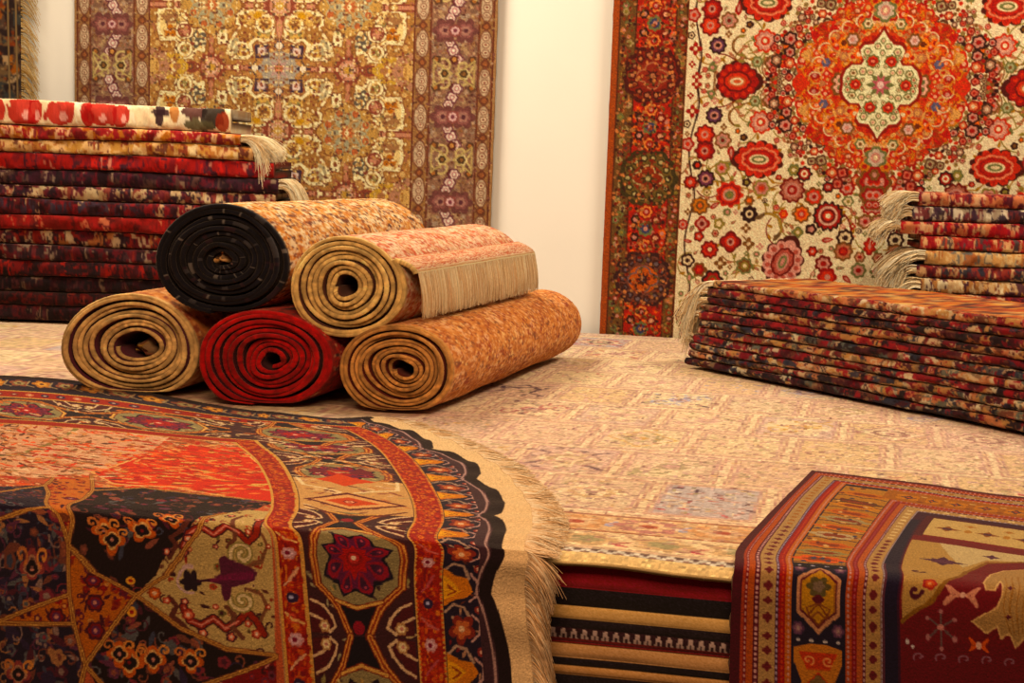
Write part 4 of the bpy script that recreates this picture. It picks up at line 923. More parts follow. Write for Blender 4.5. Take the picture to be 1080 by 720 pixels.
# dark rug at the left edge with its fringe
pal = ['2A1A18', '5A4030', '7A5A3A', '8A3A20', 'C8A070', '3A3A34', 'B0602C']
nu, nv = 170, 420
kc = blur(knots(nu, nv, [(9, 10, 3), (3.2, 3.6, 2)], pal, [6, 4, 3, 1, 1.2, 2, .6], 12))
xs = np.linspace(-75, 0, nu); ys = np.linspace(-90, 90, nv); X, Y = np.meshgrid(xs, ys)
dark_root = empty('wall_rug', W(-3.27, WALLB, 1.1)); dark_root.location = W(-3.27, WALLB, 1.1)
for x0 in (-3, -7, -22, -26):
    kc[:, (np.abs(xs-x0) < .5)] = col('8A6A44')
yy = np.arange(-90, 90, 11)
o = cloth('rug_body', W(-3.27+X/100, WALLB-.004+.006*np.sin(Y*.05), 1.1-Y/100), albedo(kc, .9), M_PILE, .009, flip=True, org=W(-3.27, WALLB, 1.1)); put_in(o, dark_root)
tag(dark_root, 'dark brown patterned wall rug cut off by the left edge, above the tall stack', 'rug')
rg = np.random.default_rng(5); n = 620
z0 = 1.1+rg.uniform(-.88, .88, n); L = rg.uniform(.10, .15, n); k = 7; t = np.linspace(0, 1, k)[None, :]
clump = np.round(z0/.045)*.045; cx = rg.normal(0, .004, (n, 1))
A_ = -3.272+(L[:, None]*.66)*t**.8+cx*t; Z_ = z0[:, None]*(1-.5*t)+clump[:, None]*.5*t-(L[:, None]*.9)*t**1.4*(.4+.6*rg.random((n, 1)))
strands('fringe', W(A_, WALLB-.012-.02*rg.random((n, 1))*t, Z_), .0021, ['D8B47A', 'C89A5C', 'B0824A', 'E0C090'], dark_root, org=dark_root.location)

# ------------------------------------------------------------------ two rugs draped over the front of the bed
def draped(cv, D, us, vs, name, thick, seed, gain, wave):
    P = D.at(us, vs); r = np.random.default_rng(seed)
    du = np.gradient(P, axis=1); dv = np.gradient(P, axis=0); n = np.cross(du, dv); n /= np.linalg.norm(n, axis=-1, keepdims=True)
    if n[5, 5, 2] < 0: n = -n
    h = wave(*np.meshgrid(us, vs))+knot_noise(P.shape[:2], .0003, seed)
    P = P+n*h[..., None]
    U, V = np.meshgrid(us, vs); org = P[0, len(us)//2]
    root = empty(name, org); flip = np.cross(du, dv)[5, 5, 2] < 0
    o = cloth('rug_body', P, sample(cv, U, V, gain), M_PILE, thick, flip=flip, org=org); put_in(o, root)
    return root, P
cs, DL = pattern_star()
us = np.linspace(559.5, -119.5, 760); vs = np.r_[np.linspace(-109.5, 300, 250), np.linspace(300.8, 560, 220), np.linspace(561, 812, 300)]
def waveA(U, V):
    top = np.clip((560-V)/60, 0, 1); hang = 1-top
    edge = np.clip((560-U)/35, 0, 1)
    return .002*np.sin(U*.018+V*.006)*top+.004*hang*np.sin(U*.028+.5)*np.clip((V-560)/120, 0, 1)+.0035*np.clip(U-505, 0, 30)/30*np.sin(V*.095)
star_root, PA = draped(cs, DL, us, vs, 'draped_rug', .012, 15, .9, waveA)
tag(star_root, 'dark rug with gold star lines and cream fringe, draped over the front left edge', 'rug')
# fringe all along its scalloped end
rg = np.random.default_rng(17); n = 4600
row = rg.integers(2, PA.shape[0]-2, n); base = PA[row, 0]; tan = PA[row+1, 0]-PA[row-1, 0]; tan /= np.linalg.norm(tan, axis=1, keepdims=True)
outw = PA[row, 0]-PA[row, 8]; outw /= np.linalg.norm(outw, axis=1, keepdims=True)
hang = np.clip((vs[row]-560)/40, 0, 1); k = 8; t = np.linspace(0, 1, k)[None, :, None]
Ln = (rg.uniform(.045, .075, n)*(1+.10*hang))[:, None, None]; cl = np.sin(np.round(vs[row]/9)*12.9898)*.5
curl = rg.normal(0, .25, n)+cl*.6
pth = base[:, None]+outw[:, None]*Ln*(t-.35*hang[:, None, None]*t**2)+tan[:, None]*Ln*curl[:, None, None]*t**1.5*(1-.6*hang[:, None, None])
down = (.75*hang*Ln[:, 0, 0]+0)[:, None, None]*t**1.6
pth = pth-EZ*down*(1+.6*rg.random((n, 1, 1)))
pth = pth-E2*(hang[:, None, None]*(.006+.012*rg.random((n, 1, 1)))*np.sin(t*2.6))
lift = (1-hang)[:, None, None]*EZ*(.004*np.sin(t*3)*rg.random((n, 1, 1))); pth = pth+lift
flatm = (hang < .5)[:, None]; zc = pth[..., 2]; pth[..., 2] = np.where(flatm, np.maximum(zc-.012*t[..., 0], .004+.006*rg.random((n, 1))), zc)
strands('fringe', pth, .0013, ['ECC492', 'E0B280', 'F2D4A6', 'D2A06C', 'E4BA8A'], star_root, org=star_root.location)
ct, DR = pattern_tribal()
us = np.linspace(770.5, 1179, 460); vs = np.r_[np.linspace(32.5, 480, 300), np.linspace(481, 610, 120), np.linspace(611, 790, 190)]
waveB = lambda U, V: .0015*np.sin(U*.03+V*.01)+.004*np.clip((V-600)/150, 0, 1)*np.sin(U*.04)
tribal_root, PB = draped(ct, DR, us, vs, 'draped_rug', .007, 16, .72, waveB)
tag(tribal_root, 'maroon and gold tribal rug with striped borders, draped over the front right of the platform', 'rug')

# ------------------------------------------------------------------ rolled rugs
ROLLD = np.array([.309, .951, 0.])
def rolled(px, py, Y, w, h, zc, L, turns, hole, pal, wts, cells, seed, edgec, pilec, label, group, flare=None, holey=.8, sq=0., tone=1.0, stag=.010, ecc=(0, 0), scl=1.08):
    """spiral of thick carpet; px,py = middle of the near end in the photo at distance Y"""
    w *= scl; h *= scl; X = (px-540)/FL*Y; cen = np.array([X, Y, zc]); rng = np.random.default_rng(seed)
    side = np.array([.996, -.087, 0])
    n = int(turns*84); th = np.linspace(0, turns*2*math.pi, n); f = th/th[-1]
    pitch = (1-hole)/turns
    # each turn slumps differently
    rad = hole+(1-hole)*f
    wobble = 1+.018*np.sin(3*th+seed)+.02*np.sin(th*.5+seed*2)+.10*(1-f)**2*np.sin(2*th+seed)
    rad = rad*wobble
    st = -math.pi*.5+seed
    end = {True: 0}.get(False)
    ang = th-th[-1]+(-1.75 if flare is None else .62)      # where the outer end lies
    def shape(rad_, ang_):
        x = np.cos(ang_)*rad_; y = np.sin(ang_)*rad_
        bot = np.clip(-y, 0, 1); x = x*(1+.06*bot*sq); y = np.where(y < -.80, -.80+(y+.80)*.35, y) if sq else y
        return x*w/2, y*h/2
    thk = pitch*.90
    xo, yo = shape(rad, ang); xi, yi = shape(rad-thk*(1-.14*np.sin(2.3*th+seed)**2), ang)
    gx_, gy_ = ecc[0]*(1-f)*w/2, ecc[1]*(1-f)*h/2; xo, yo, xi, yi = xo+gx_, yo+gy_, xi+gx_, yi+gy_
    if flare is not None:
        m = f > 1-.0; ex, ez, k = flare
        tt = np.linspace(0, 1, 30)[1:]; sx, sy = xo[-1], yo[-1]
        dx, dy = -math.sin(ang[-1])*-1, math.cos(ang[-1])*-1
        cx_, cy_ = sx+.055, sy-.012
        bx = (1-tt)**2*sx+2*tt*(1-tt)*cx_+tt**2*ex; by = (1-tt)**2*sy+2*tt*(1-tt)*cy_+tt**2*ez
        xo = np.r_[xo, bx]; yo = np.r_[yo, by]; g = thk*w/2*.9
        gx = np.gradient(xo); gy = np.gradient(yo); gl = np.hypot(gx, gy)
        xi = np.r_[xi, (bx-(-gy/gl)[-29:]*-g*-1)]; yi = np.r_[yi, (by-(gx/gl)[-29:]*g*-1*-1)]
        th = np.r_[th, th[-1]+tt*.6]; f = np.r_[f, np.ones(29)]; n = len(xo)
    root = empty('rolled_rug', cen-EZ*h/2)
    def place(x, y, s, zadd=0): return cen+x[..., None]*side+s[..., None]*ROLLD+y[..., None]*EZ
    jit = (stag*np.sin(th*.7+seed)+stag*.8*np.sin(th*1.9+seed*3)+.004*rng.standard_normal(n)*0)*(1-f**6)
    # outer turn, woven finely
    i0 = max(0, n-int(84*1.12)-(29 if flare is not None else 0))
    up = 4
    tI = np.linspace(i0, n-1, (n-1-i0)*up+1); ix = np.arange(n); g = lambda a: np.interp(tI, ix, a)
    na = 420; s = np.linspace(0, 1, na)**.9*L
    S, XO = np.meshgrid(s, g(xo)); _, YO = np.meshgrid(s, g(yo)); _, J = np.meshgrid(s, g(jit))
    gx = np.gradient(g(xo)); gy = np.gradient(g(yo)); gl = np.hypot(gx, gy); nx, ny = gy/gl, -gx/gl
    kn = (knot_noise(S.shape, .0005, seed)+(vnoise(na, len(tI), 60, 40, rng)-.5)*.006*np.clip(S/.1, 0, 1))
    PO = place(XO+nx[:, None]*kn, YO+ny[:, None]*kn, S+J*(1-S/L))
    C = blur(knots(na, len(tI), cells, pal, wts, seed+50))
    if flare is not None:      # border stripes beside the fringe
        d = (len(tI)-1-np.arange(len(tI)))[:, None]
        for a, b, c, k_ in ((0, 6, 'F0D8A0', .95), (6, 16, 'C89A68', .6), (16, 22, 'E8C898', .8), (60, 64, 'C87A5A', .6), (104, 110, 'E0B080', .7), (110, 114, 'B04A30', .6)):
            mm = (d >= a) & (d < b); C = np.where(mm[..., None], C*(1-k_)+col(c)*k_, C)
    m0 = np.clip(S/.012, 0, 1)[..., None]; C = C*m0+col(edgec if isinstance(edgec, str) else edgec[0])*(1-m0)
    na2, nt = PO.shape[1], PO.shape[0]
    inn = place(np.broadcast_to(g(xi)[:, None], S.shape), np.broadcast_to(g(yi)[:, None], S.shape), S+J*(1-S/L))
    ci = np.unique(np.r_[np.arange(0, na, 60), na-1]); ri = np.unique(np.r_[np.arange(0, nt, 8), nt-1])
    Vv = np.concatenate([PO.reshape(-1, 3), inn[np.ix_(ri, ci)].reshape(-1, 3)]); off = nt*na
    Q = [grid_quads(nt, na), grid_quads(len(ri), len(ci), off)[:, ::-1]]
    for cfr, cbk in ((0, 0), (na-1, len(ci)-1)):
        a = ri*na+cfr; b = off+np.arange(len(ri))*len(ci)+cbk; Q.append(np.stack([a[:-1], a[1:], b[1:], b[:-1]], 1))
    a = (nt-1)*na+ci; b = off+(len(ri)-1)*len(ci)+np.arange(len(ci)); Q.append(np.stack([a[:-1], a[1:], b[1:], b[:-1]], 1))
    CC = np.concatenate([albedo(C, tone).reshape(-1, 3), np.tile(albedo(col(pilec)), (len(ri)*len(ci), 1))])
    mesh_obj('outer_turn', Vv-np.array(root.location), np.concatenate(Q), CC, M_PILE, root)
    # inner coils
    m = i0+3; s2 = np.array([0, .02, .3, L-.02, L])
    def grid(x, y): return place(np.broadcast_to(x[:m, None], (m, 5)), np.broadcast_to(y[:m, None], (m, 5)), s2[None, :]+jit[:m, None]*(1-s2[None, :]/L)+.002)
    sh = .996
    a, b = grid(xo*sh, yo*sh), grid(xi, yi)
    V = np.concatenate([a.reshape(-1, 3), b.reshape(-1, 3)]); nn = m*5
    Q = [grid_quads(m, 5), grid_quads(m, 5, nn)[:, ::-1]]
    for c in (0, 4): p = np.arange(m)*5+c; Q.append(np.stack([p[:-1], p[1:], p[1:]+nn, p[:-1]+nn], 1))
    for r_ in (0, m-1): p = r_*5+np.arange(5); Q.append(np.stack([p[:-1], p[1:], p[1:]+nn, p[:-1]+nn], 1))
    ce = np.tile(albedo(col(pilec)), (2*nn, 1)); mesh_obj('inner_coils', V-np.array(root.location), np.concatenate(Q), ce, M_PILE, root)
    # overcast selvedge: a bulging cord following the spiral at the near end
    K = 7; ph = np.linspace(0, math.pi*2, K, endpoint=False)
    tI = np.linspace(0, n-1, n*3); g = lambda a: np.interp(tI, ix, a)
    mx, my = (g(xo)+g(xi))/2, (g(yo)+g(yi))/2; hx, hy = (g(xo)-g(xi))/2, (g(yo)-g(yi))/2; jj = g(jit)
    r_ = 1.12+.10*rng.standard_normal(len(tI))*.5
    V = np.stack([place(mx+hx*math.cos(p)*r_, my+hy*math.cos(p)*r_, jj-.001+(-.0045)*math.sin(p)*r_) for p in ph], 1)      # nt,K,3
    nt = len(tI); ii = np.arange(nt-1)[:, None]*K; kk = np.arange(K)[None, :]
    Q = np.stack([ii+kk, ii+(kk+1) % K, ii+K+(kk+1) % K, ii+K+kk], -1).reshape(-1, 4)
    tone_n = vnoise(nt, 2, 22, 2, rng)[0]; tone_f = vnoise(nt, 2, 5, 2, rng)[0]
    cols = [col(c) for c in (edgec if isinstance(edgec, (list, tuple)) else [edgec])]
    c0 = np.array(cols[0])[None]*(.86+.3*tone_n[:, None]); c0 = np.clip(c0*(.85+.3*tone_f[:, None]), 0, 1)
    if len(cols) > 1:
        fl = rng.random(nt) < .0; nz = vnoise(nt, 2, 9, 2, rng)[0]
        for ci_, cc in enumerate(cols[1:]):
            sel = vnoise(nt, 2, 6+ci_*2, 2, rng)[0] > .93; c0[sel] = cc
    mesh_obj('selvedge', V.reshape(-1, 3)-np.array(root.location), Q, np.repeat(albedo(c0), K, 0), M_EDGE, root)
    tag(root, label, 'rolled rug', group)
    return root, place, (xo, yo, L)
GRP = 'rolled rugs piled on the platform'
fp = ['C87C46', 'D8945C', 'A86038', '74402C', 'E0A878', '8A3A28', 'B86A3A', 'E8B878']
_fe = lambda *c: list(c)
r1, p1, _ = rolled(135, 362, 4.16, .402, .300, .150, 1.28, 9.2, .30, fp, [2, 2, 1, 1, 2, 1, 1, 1], [(12, 9, 2), (4, 3, 2)], 1, 'D6AC70', '5A2A30', 'tan edged rolled rug lying leftmost in the bottom row', GRP, sq=1, ecc=(.10, .02))
rolled(280, 378, 4.05, .380, .280, .140, 1.28, 9.0, .17, ['A02020', '7A1418', 'C83A2A', 'D8A070', '3A1A20'], [4, 3, 2, 1, 1], [(12, 9, 2), (4, 3, 2)], 2, 'A01C24', '3A1218', 'crimson edged rolled rug in the middle of the bottom row', GRP, sq=1, ecc=(.10, .02))
rolled(420, 391, 4.02, .318, .256, .130, 1.36, 10.2, .20, fp, [4, 3, 3, 1.5, 2, 1.5, 3, 1], [(10, 8, 2), (4, 3.5, 3), (2, 2, 2)], 3, 'BE8650', '5A1E18', 'rolled rug with burnt orange pile lying rightmost in the bottom row', GRP, sq=1, ecc=(.10, .02), tone=1.3)
r4, p4, _ = rolled(232, 272, 4.12, .392, .318, .418, 1.10, 9.0, .18, ['E8C898', 'D8A060', 'C87838', '5A2A20', 'F0D8A8', 'B0643A', '3A2020'], [3, 3, 3, 1.4, 2, 2, 1], [(14, 6, 2), (5, 2.6, 3), (2, 2, 1)], 4, ['121217', '6A6054', '2A1A1E', '3A3634'], '0E0E12', 'black edged rolled rug lying on top of the pile, left', GRP, scl=1.05)
tuftq = 1
troot, tplace, tdat = rolled(363, 302, 4.06, .325, .286, .358, 1.12, 8.6, .22, ['E8B890', 'D88A60', 'C8583C', 'E8C8A0', 'F0D0A0', 'A84A38', 'C89060'], [3, 2, 2.6, 3, 2, 1.5, 2], [(12, 7, 2), (4, 3, 3), (2, 2, 1)], 5, 'D8B070', '5A3428', 'tan edged rolled rug atop the pile, its pale fringed end hanging loose', GRP, flare=(.205, .048, 1))
# crumpled corners tucked into the eyes of two rolls
def tuft(name, root, place, x, y, sx, sy, c, seed):
    r = np.random.default_rng(seed); n = 26; a = np.linspace(-1, 1, n); A_, B_ = np.meshgrid(a, a)
    f = 1+.35*np.sin(3*np.arctan2(B_, A_)+seed); D_ = .012*np.sin(A_*4+seed)+.010*np.cos(B_*5+seed*2)+(vnoise(n, n, 6, 6, r)-.5)*.02
    R_ = np.hypot(A_, B_); P = place(x+A_*sx*f*(1-.15*B_), y+B_*sy*f, -.004+.03*R_**2+D_+.012)
    C = albedo(blur(knots(n, n, [(6, 6, 1), (3, 3, 1)], c, [1]*len(c), seed)))
    cloth(name, P-np.array(root.location), C, M_PILE, .004, root, flip=True)
tuft('tucked_corner', r4, p4, -.012, .012, .022, .026, ['D8A870', 'B07A48', 'C89058'], 3)
tuft('tucked_corner', r4, p4, .030, -.008, .016, .020, ['1A1014', '2A1A1C', '8A6A60'], 5)
tuft('tucked_corner', r1, p1, .028, -.004, .030, .020, ['B08A48', '5A2A24', 'A07A40'], 4)
# fringe of the loose end
rg = np.random.default_rng(8); n = 1500; xo, yo, L = tdat; s = rg.uniform(.004, L-.004, n)
k = 7; t = np.linspace(0, 1, k)[None, :]; cl = np.sin(np.round(s/.012)*7.3)*.5
Ln = rg.uniform(.112, .135, n)[:, None]
px_ = xo[-1]+.012*np.sin(t*2)+.006*rg.random((n, 1))*t; py_ = yo[-1]-Ln*t; ss = s[:, None]+t**1.4*(cl[:, None]*.006+rg.normal(0, .003, (n, 1)))
strands('fringe', tplace(px_+np.zeros_like(py_), py_, ss), .0020, ['F4D6A4', 'E4B884', 'ECC894', 'D4A270', 'DCAC7C'], troot, org=troot.location)

# ------------------------------------------------------------------ folded rugs in stacks
def folded(base, Ld, Dd, length, depth, z0f, z1f, seed, pal, wts, cells, label, cat, group, nu=300, fringe=None, tone=1.0, bulge=.5, dj=0, topc=None, stripe=None, spots=()):
    """one rug folded to a slab: rounded fold towards the viewer, open leaves at the back; z0f,z1f(u) its lower and upper height"""
    u = np.linspace(0, 1, nu); z0, z1 = z0f(u*length), z1f(u*length); rng = np.random.default_rng(seed)
    # section: top from the back, round the front fold, bottom to the back, then inside again
    ph = np.linspace(math.pi/2, -math.pi/2, 15)
    dtop = np.r_[np.linspace(depth, .06, 18), .04]; zt = np.full(19, 1.)
    d = np.r_[dtop, .020*(1-np.abs(np.cos(ph))**.6), dtop[::-1]]; zf = np.r_[zt, np.sign(np.sin(ph))*np.abs(np.sin(ph))**.85*.5+.5, 1-zt]
    nc = len(d)
    din = np.r_[dtop, np.full(15, .045), dtop[::-1]]; zin = np.r_[zt*0+.56, np.linspace(.56, .44, 15), zt*0+.44]
    t = np.zeros(nc); t[:] = 0
    dn = (vnoise(nu, nc, 26, 6, rng)-.5)*.014+(vnoise(nu, nc, 7, 4, rng)-.5)*.009
    H = (z1-z0)
    D = d[:, None]+dn*(np.arange(nc)[:, None] > 17)*(np.arange(nc)[:, None] < nc-18)+dj
    Z = z0[None]+zf[:, None]*H[None]
    base = np.asarray(base, float)
    P = base+(u*length)[None, :, None]*Ld+D[..., None]*Dd+Z[..., None]*EZ
    P = P+knot_noise(P.shape, .0006, seed)*(np.arange(nc) < nc)[:, None, None]
    I = base+(u*length)[None, :, None]*Ld+(din[:, None]+dj+0*D)[..., None]*Dd+(z0[None]+zin[:, None]*H[None])[..., None]*EZ
    C = knots(nu, nc, cells, pal, wts, seed+9); C = C*.65+blur(C)*.35
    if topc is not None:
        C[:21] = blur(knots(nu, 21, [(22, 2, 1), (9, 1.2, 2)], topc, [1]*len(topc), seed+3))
    for us_, r_c, ru, rr, c_ in spots:
        q_ = ((np.arange(nu)[None, :]-us_)/ru)**2+((np.arange(nc)[:, None]-r_c)/rr)**2+(vnoise(nu, nc, 7, 3, rng)-.5)*.9; C[q_ < 1] = C[q_ < 1]*.15+col(c_)*.85
    if stripe is not None:
        for r0, r1, c in stripe: C[r0:r1] = C[r0:r1]*.35+col(c)*.65
    org = base+Ld*length/2+EZ*float(z0.mean())
    V = np.concatenate([P.reshape(-1, 3), I.reshape(-1, 3)])-org; off = nc*nu
    Q = [grid_quads(nc, nu), grid_quads(nc, nu, off)[:, ::-1]]
    for c in (0, nu-1): p = np.arange(nc)*nu+c; Q.append(np.stack([p[:-1], p[1:], p[1:]+off, p[:-1]+off], 1))
    for r_ in (0, nc-1): p = r_*nu+np.arange(nu); Q.append(np.stack([p[:-1], p[1:], p[1:]+off, p[:-1]+off], 1))
    CC = np.concatenate([albedo(C, tone).reshape(-1, 3), np.tile(albedo(col('3A2018')), (off, 1))])
    if fringe is None:
        o = mesh_obj('folded_rug', V, np.concatenate(Q), CC, M_PILE); o.location = org; tag(o, label, cat, group); return o
    root = empty('folded_rug', org); mesh_obj('rug_body', V, np.concatenate(Q), CC, M_PILE, root); tag(root, label, cat, group)
    end, ln, fd, n = fringe[:4]; dr = fringe[4] if len(fringe) > 4 else (.25, .8); rg = np.random.default_rng(seed+77)
    e = np.full(n, 0. if end == 'L' else length); sg = -1 if end == 'L' else 1
    zz0 = z0[0 if end == 'L' else -1]; zz1 = z1[0 if end == 'L' else -1]
    dd = rg.uniform(.0, min(fd, depth), n)+dj; zb = zz0+(zz1-zz0)*rg.uniform(.3, .95, n); k = 7; t = np.linspace(0, 1, k)[None, :]
    Lr = (ln*rg.uniform(.7, 1.1, n))[:, None]; cl = np.round(dd/.02)*.02; drop = rg.uniform(dr[0], dr[1], n)[:, None]
    pos = base+(e[:, None]+sg*Lr*(t-.4*drop*t**2))[..., None]*Ld+((dd[:, None]*(1-.7*t)+cl[:, None]*.7*t-.012*t))[..., None]*Dd+(zb[:, None]-Lr*drop*t**1.7+.012*np.sin(t*2.6))[..., None]*EZ
    strands('fringe', pos, .0020, ['F6DAA8', 'ECC894', 'DFB480', 'F8E2B8'], root, org=org)
    return root
LPAL = []
# tall stack at the left
X0 = -2.75; Yf = 5.80; rgL = random.Random(3)
pxs = [238, 249, 262, 284, 289, 286, 290, 283, 288, 284, 290, 286, 288, 290]
hs = [26, 13, 15, 17, 16, 15, 16, 17, 16, 16, 17, 16, 15, 16]; tot = sum(hs); HT = .905
zt = HT; nn = np.random.default_rng(4)
pals = [(['F0D2A0', 'ECC898', 'E8C090', 'E0B088', 'F4DEB4'], [5, 4, 3, 1.2, 4]), (['8A1A20', 'C89058', 'A8602C', 'D8A878', '6A1A1C'], [3, 2, 2, 1, 2]), (['D8A870', 'C08848', 'A86838', '8A3A28', 'E8C890', '5A2A20'], [4, 3, 2, 1.5, 1, 1]),
        (['A01820', '7A1220', 'C8322A', '3A1420', 'D88868'], [5, 3, 2, 2, .7]), (['241018', '3A1220', '5A3A30', 'A88A6A', '6A1A24'], [5, 4, 2, .8, 2]), (['C8A070', '3A1420', '6A2028', '2A1820', 'E0C08C', '8A3A30'], [2.5, 3, 2, 3, 1.5, 2]),
        (['5A1018', '2A0E16', '8A2024', 'D0A070', '3A2A34'], [4, 4, 2, 1.2, 2]), (['B01C20', '8A1418', '5A1018', 'E0805A'], [5, 4, 2, .8]), (['E0B888', '6A1820', '2A1018', '9A2A24', 'C87848'], [2, 3, 4, 2, 1.2]),
        (['2A1018', '6A1820', 'B09070', '4A2A2A', '9A3028'], [5, 3, 1.2, 2, 1.5]), (['C03028', '4A1018', '8A2020', '1E0E14'], [1.6, 4, 3, 4]), (['1E0E14', '3A1018', '5A2A28', '8A6A50'], [6, 4, 2, .6]), (['3A0E14', '6A1418', '1E0A10', 'A04030'], [5, 3, 4, .8]), (['241014', '4A1820', 'A07858', '6A2020'], [5, 3, 1.2, 2])]
desc = ['cream folded rug with red palmettes, topmost of the tall left stack', 'thin tan and red folded rug directly under the cream one in the left stack', 'golden tan folded rug with a white fringe, third from the top of the left stack',
        'bright crimson folded rug, fourth from the top of the left stack', 'near black folded rug with fringe, fifth from the top of the left stack', 'speckled cream and maroon folded rug, sixth from the top of the left stack',
        'maroon folded rug, seventh from the top of the left stack', 'red folded rug, eighth from the top of the left stack', 'cream dotted dark folded rug, ninth from the top of the left stack',
        'dark folded rug with grey flecks, tenth from the top of the left stack', 'dark red folded rug, fourth from the bottom of the left stack', 'black brown folded rug, third from the bottom of the left stack',
        'deep maroon folded rug, second from the bottom of the left stack', 'dark folded rug with beige flecks at the very bottom of the left stack']
def wavef(seed, amp, L):
    r = np.random.default_rng(seed); k = r.uniform(2, 6, 3); p = r.uniform(0, 6, 3)
    return lambda x: amp*(np.sin(x*k[0]+p[0])+.6*np.sin(x*k[1]*1.7+p[1])+.3*np.sin(x*k[2]*3+p[2]))/1.9
bounds = [HT]; 
for h in hs: bounds.append(bounds[-1]-h/tot*(HT-.012))
wv = [wavef(60+i, .006 if 0 < i < len(hs) else (.006 if i == 0 else 0), 1.6) for i in range(len(hs)+1)]
LX = np.array([1., 0, 0]); DY = np.array([0, 1., 0])
def upx(px): return ((px-540)/FL*Yf-X0)/((pxs[0]-540)/FL*Yf-X0)*430
SP = []
for px, w_ in ((-45, 14), (-12, 9), (22, 12), (33, 5), (60, 11), (88, 5), (101, 12), (123, 6)):
    SP += [(upx(px), 25.5, w_*1.55, 6, 'A8221E'), (upx(px), 24, w_*.8, 3, 'C8483C'), (upx(px)+3, 27, w_*.5, 1.4, 'E8A890')]
SP += [(upx(163), 24, 5, 6, '2A1418'), (upx(163), 24, 12, 1.6, '2A1418'), (upx(178), 23, 6, 5, 'B06A38'), (upx(200), 22, 16, 3.5, '4A2420'), (upx(218), 23, 14, 6, '1C1410'), (upx(205), 29, 18, 3, '5A5034'), (upx(230), 27, 8, 4, '8A2A18')]
for i, h in enumerate(hs):
    zt, zb = bounds[i], bounds[i+1]; length = (pxs[i]-540)/FL*Yf-X0
    fr = {1: ('R', .165, .30, 1500, (.30, 1.2)), 2: ('R', .10, .3, 400, (.7, 1.1)), 4: ('R', .12, .25, 600, (.6, 1.))}.get(i)
    cells = [(26, 9, 3), (9, 6, 1.5)] if i == 0 else [(12, 12, 1.2), (6.5, 8, 2.4), (2.6, 11, 1.4)]
    dj = 0.0 if i < 1 else rgL.uniform(-.006, .008)
    folded((X0, Yf, 0), LX, DY, length, .45, lambda x, f=wv[i+1], z=zb: z+f(x)+.0015, lambda x, f=wv[i], z=zt: z+f(x)-.0015, 100+i, pals[i][0], pals[i][1], cells, desc[i], 'folded rug', 'folded rugs in the left stack', nu=430, fringe=fr, dj=dj, spots=SP if i == 0 else (), tone=1.0 if i < 3 else (.8 if i < 7 else .6))  # lower rugs toned down: shade low in the stack put into the colour
# low stack in front at the right
A0 = hitz(722, 388); A1 = hitz(1080, 461); FL_ = (A1-A0)/np.linalg.norm(A1-A0); FD = np.array([-FL_[1], FL_[0], 0.]); LEN = np.linalg.norm(A1-A0)+.35
nR = 11; HR = .335
bounds = np.linspace(HR, .012, nR+1); wr = [wavef(160+i, .004 if 0 < i < nR else .003*(i == 0), 2) for i in range(nR+1)]
RP = ['1A0E14', '401018', '7A1822', '9A2428', 'D8B080', 'C08850', '5A5A4A', '2A2A34', 'C87A50', '6A3A2A', 'E0C898', '8A6A4A']
descR = ['orange gold folded rug, topmost of the low front right stack', 'maroon folded rug, second from the top of the low right stack', 'black and maroon folded rug, third from the top of the low right stack',
         'tan striped folded rug, fourth from the top of the low right stack', 'dark red folded rug, fifth from the top of the low right stack', 'folded rug with grey green flecks at the middle of the low right stack',
         'beige banded folded rug, fifth from the bottom of the low right stack', 'red blotched folded rug, fourth from the bottom of the low right stack', 'multicoloured folded rug with cream patches, third from the bottom of the low right stack',
         'olive and rose folded rug, second from the bottom of the low right stack', 'dark folded rug lying directly on the cream rug under the low right stack']
wR = [[1, 1, 3, 3, 3, 4, 0, 0, 5, 1, 1, 1], [4, 4, 5, 3, 1, 1, 0, 1, 1, 2, 0, 0], [6, 4, 3, 2, 1, 1, 0, 2, 1, 2, 0, 0], [3, 3, 3, 1, 3, 4, 0, 1, 2, 2, 1, 2], [3, 5, 6, 4, 1, 1, 0, 1, 1, 1, 0, 0], [4, 2, 2, 2, 1, 1, 3, 3, 1, 2, 1, 1],
      [2, 2, 2, 1, 3, 4, 1, 1, 2, 2, 1, 2], [3, 4, 5, 5, 2, 1, 1, 1, 1, 1, 1, 1], [3, 2, 2, 2, 2, 3, 2, 2, 2, 2, 2, 2], [2, 2, 3, 2, 2, 2, 3, 2, 3, 2, 1, 3], [6, 4, 2, 1, 1, 1, 1, 3, 1, 2, 1, 1]]
for i in range(nR):
    off = .0+.012*(nR-1-i)+random.Random(i).uniform(-.01, .01)
    fr = ('L', .20, .40, 900, (.5, 1.1)) if i in (0, 1, 2) else (('L', .06, .3, 220) if i in (4, 7) else None)
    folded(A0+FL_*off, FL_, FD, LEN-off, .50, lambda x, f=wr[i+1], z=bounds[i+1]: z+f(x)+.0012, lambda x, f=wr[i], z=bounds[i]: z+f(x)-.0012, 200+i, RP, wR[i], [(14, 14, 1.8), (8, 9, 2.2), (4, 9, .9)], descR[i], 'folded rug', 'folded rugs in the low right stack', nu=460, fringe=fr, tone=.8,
           topc=['C8743C', 'D8904A', 'A8442C', '6A2A20', 'C8582C', 'D8A868', '3A1A1C'] if i == 0 else None)
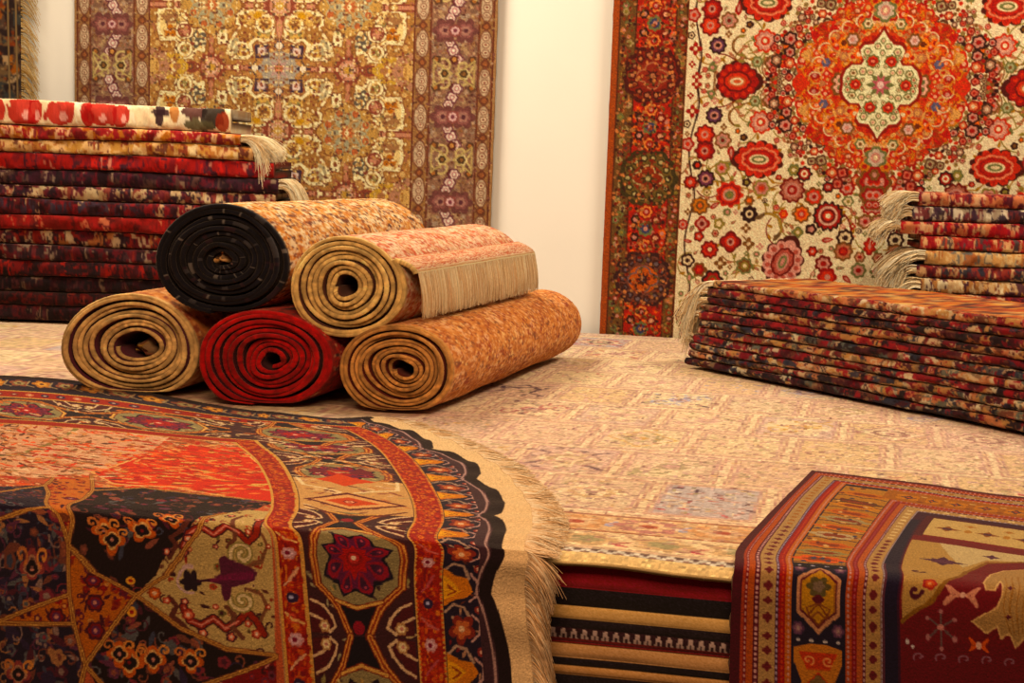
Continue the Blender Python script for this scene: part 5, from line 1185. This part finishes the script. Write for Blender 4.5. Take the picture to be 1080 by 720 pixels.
# taller stack behind it
XB = 1.44; YB = 5.46; nB = 12; HB = .672; boundsB = np.linspace(HB, .012, nB+1); wb = [wavef(260+i, .003 if 0 < i < nB else 0, 2) for i in range(nB+1)]
LB = np.array([math.cos(.10), -math.sin(.10), 0]); DB_ = np.array([math.sin(.10), math.cos(.10), 0])
palB = [['8A2A28', 'C87850', '4A1420', 'D8A878', '7A1A20'], ['2A1A20', 'A08868', '6A2A28', 'D8C098', '3A2028'], ['A01824', 'C87850', '7A1220', '4A1A20', 'D0A070'], ['8A1420', 'B04030', 'D8A870', '4A3A34'], ['C89058', 'D8B078', '6A6458', 'A8603A'], ['5A1A20', '8A3028', '2A2A30', 'C89868'],
        ['C8A070', 'A87040', '6A3024', 'E0C898', '3A1820'], ['4A1820', '9A2A28', 'D0A070'], ['3A2A2C', '8A5A3A', '5A1A20'], ['6A1420', '3A1018', 'B07848'], ['8A4A30', '2A1A1C', '5A1A1C'], ['4A1A1C', '2A1014', '8A5A3A']]
descB = ['brown red folded rug, topmost of the back right stack', 'black and cream flecked folded rug, second in the back right stack', 'crimson folded rug with a cream fringe, third in the back right stack', 'red and tan folded rug, fourth in the back right stack',
         'tan and grey banded folded rug, fifth in the back right stack', 'maroon and dark folded rug, sixth in the back right stack', 'tan flecked folded rug with a loose fringe, seventh in the back right stack',
         'maroon folded rug in the hidden lower half of the back right stack', 'dark brown folded rug low in the back right stack', 'wine red folded rug low in the back right stack', 'brown folded rug, second from the bottom of the back right stack', 'dark brown folded rug at the bottom of the back right stack']
offB = [.09, .07, .03, .11, .13, .10, .12, .05, .08, .06, .04, .05]
for i in range(nB):
    fr = {0: ('L', .12, .3, 500), 2: ('L', .10, .3, 500), 1: ('L', .09, .3, 400), 4: ('L', .19, .3, 700, (.4, .9)), 5: ('L', .12, .3, 500, (.6, 1.1)), 6: ('L', .12, .3, 500)}.get(i)
    folded(np.array([XB, YB, 0])+LB*offB[i], LB, DB_, 1.25-offB[i], .30, lambda x, f=wb[i+1], z=boundsB[i+1]: z+f(x)+.0015, lambda x, f=wb[i], z=boundsB[i]: z+f(x)-.0015, 300+i, palB[i], [3, 3, 2, 1.5, 1.5][:len(palB[i])], [(10, 12, 1.5), (5, 7, 2.2), (2, 9, 1.2)],
           descB[i], 'folded rug', 'folded rugs in the back right stack', nu=300, fringe=fr)

# ------------------------------------------------------------------ lamps of the shop and added lights
def area(name, loc, target, size, power, colr, sy=None):
    l = bpy.data.lights.new(name, 'AREA'); l.energy = power; l.color = colr; l.shape = 'RECTANGLE'; l.size = size; l.size_y = sy or size
    o = bpy.data.objects.new(name, l); COLL.objects.link(o); o.location = loc
    from mathutils import Vector
    d = Vector(target)-Vector(loc); o.rotation_euler = d.to_track_quat('-Z', 'Y').to_euler(); return o
WARM = (1.0, .765, .50); FILL = (1.0, .57, .30)
area('lamp_or_fill', W(-2.1, 2.15, 2.6), W(-1.0, 2.3, 0), 1.3, 96, WARM, .6)
area('lamp_or_fill', W(1.3, 2.0, 2.6), W(.7, 2.6, .2), 1.2, 70, WARM, .5)
area('lamp_or_fill', W(-3.4, 2.2, 2.5), W(-3.0, 3.5, .9), .8, 14, WARM, .5)  # added light, not a shop lamp: brightens the left end of the wall
area('lamp_or_fill', W(-.2, -1.6, 2.4), W(-.2, .8, -.1), 2.5, 108, FILL, 1.0)  # added unseen fill from the camera side, lifts the hanging fronts
w = bpy.data.worlds.new('shop_air'); SC.world = w; w.use_nodes = True
w.node_tree.nodes['Background'].inputs[0].default_value = (1.0, .55, .30, 1); w.node_tree.nodes['Background'].inputs[1].default_value = .10

cam = bpy.data.cameras.new('camera'); cam.sensor_width = 36; cam.sensor_fit = 'HORIZONTAL'; cam.lens = FL/1080*36; cam.clip_start = .05; cam.clip_end = 60
co = bpy.data.objects.new('camera', cam); COLL.objects.link(co)
from mathutils import Matrix
mt = Matrix.Identity(4)
for i in range(3): mt[i][0] = RV[i]; mt[i][1] = UV[i]; mt[i][2] = -FV[i]; mt[i][3] = CAM[i]
co.matrix_world = mt; SC.camera = co
vs_ = SC.view_settings; vs_.view_transform = 'Standard'; vs_.look = 'None'; vs_.exposure = 0; vs_.gamma = 1; vs_.use_curve_mapping = False
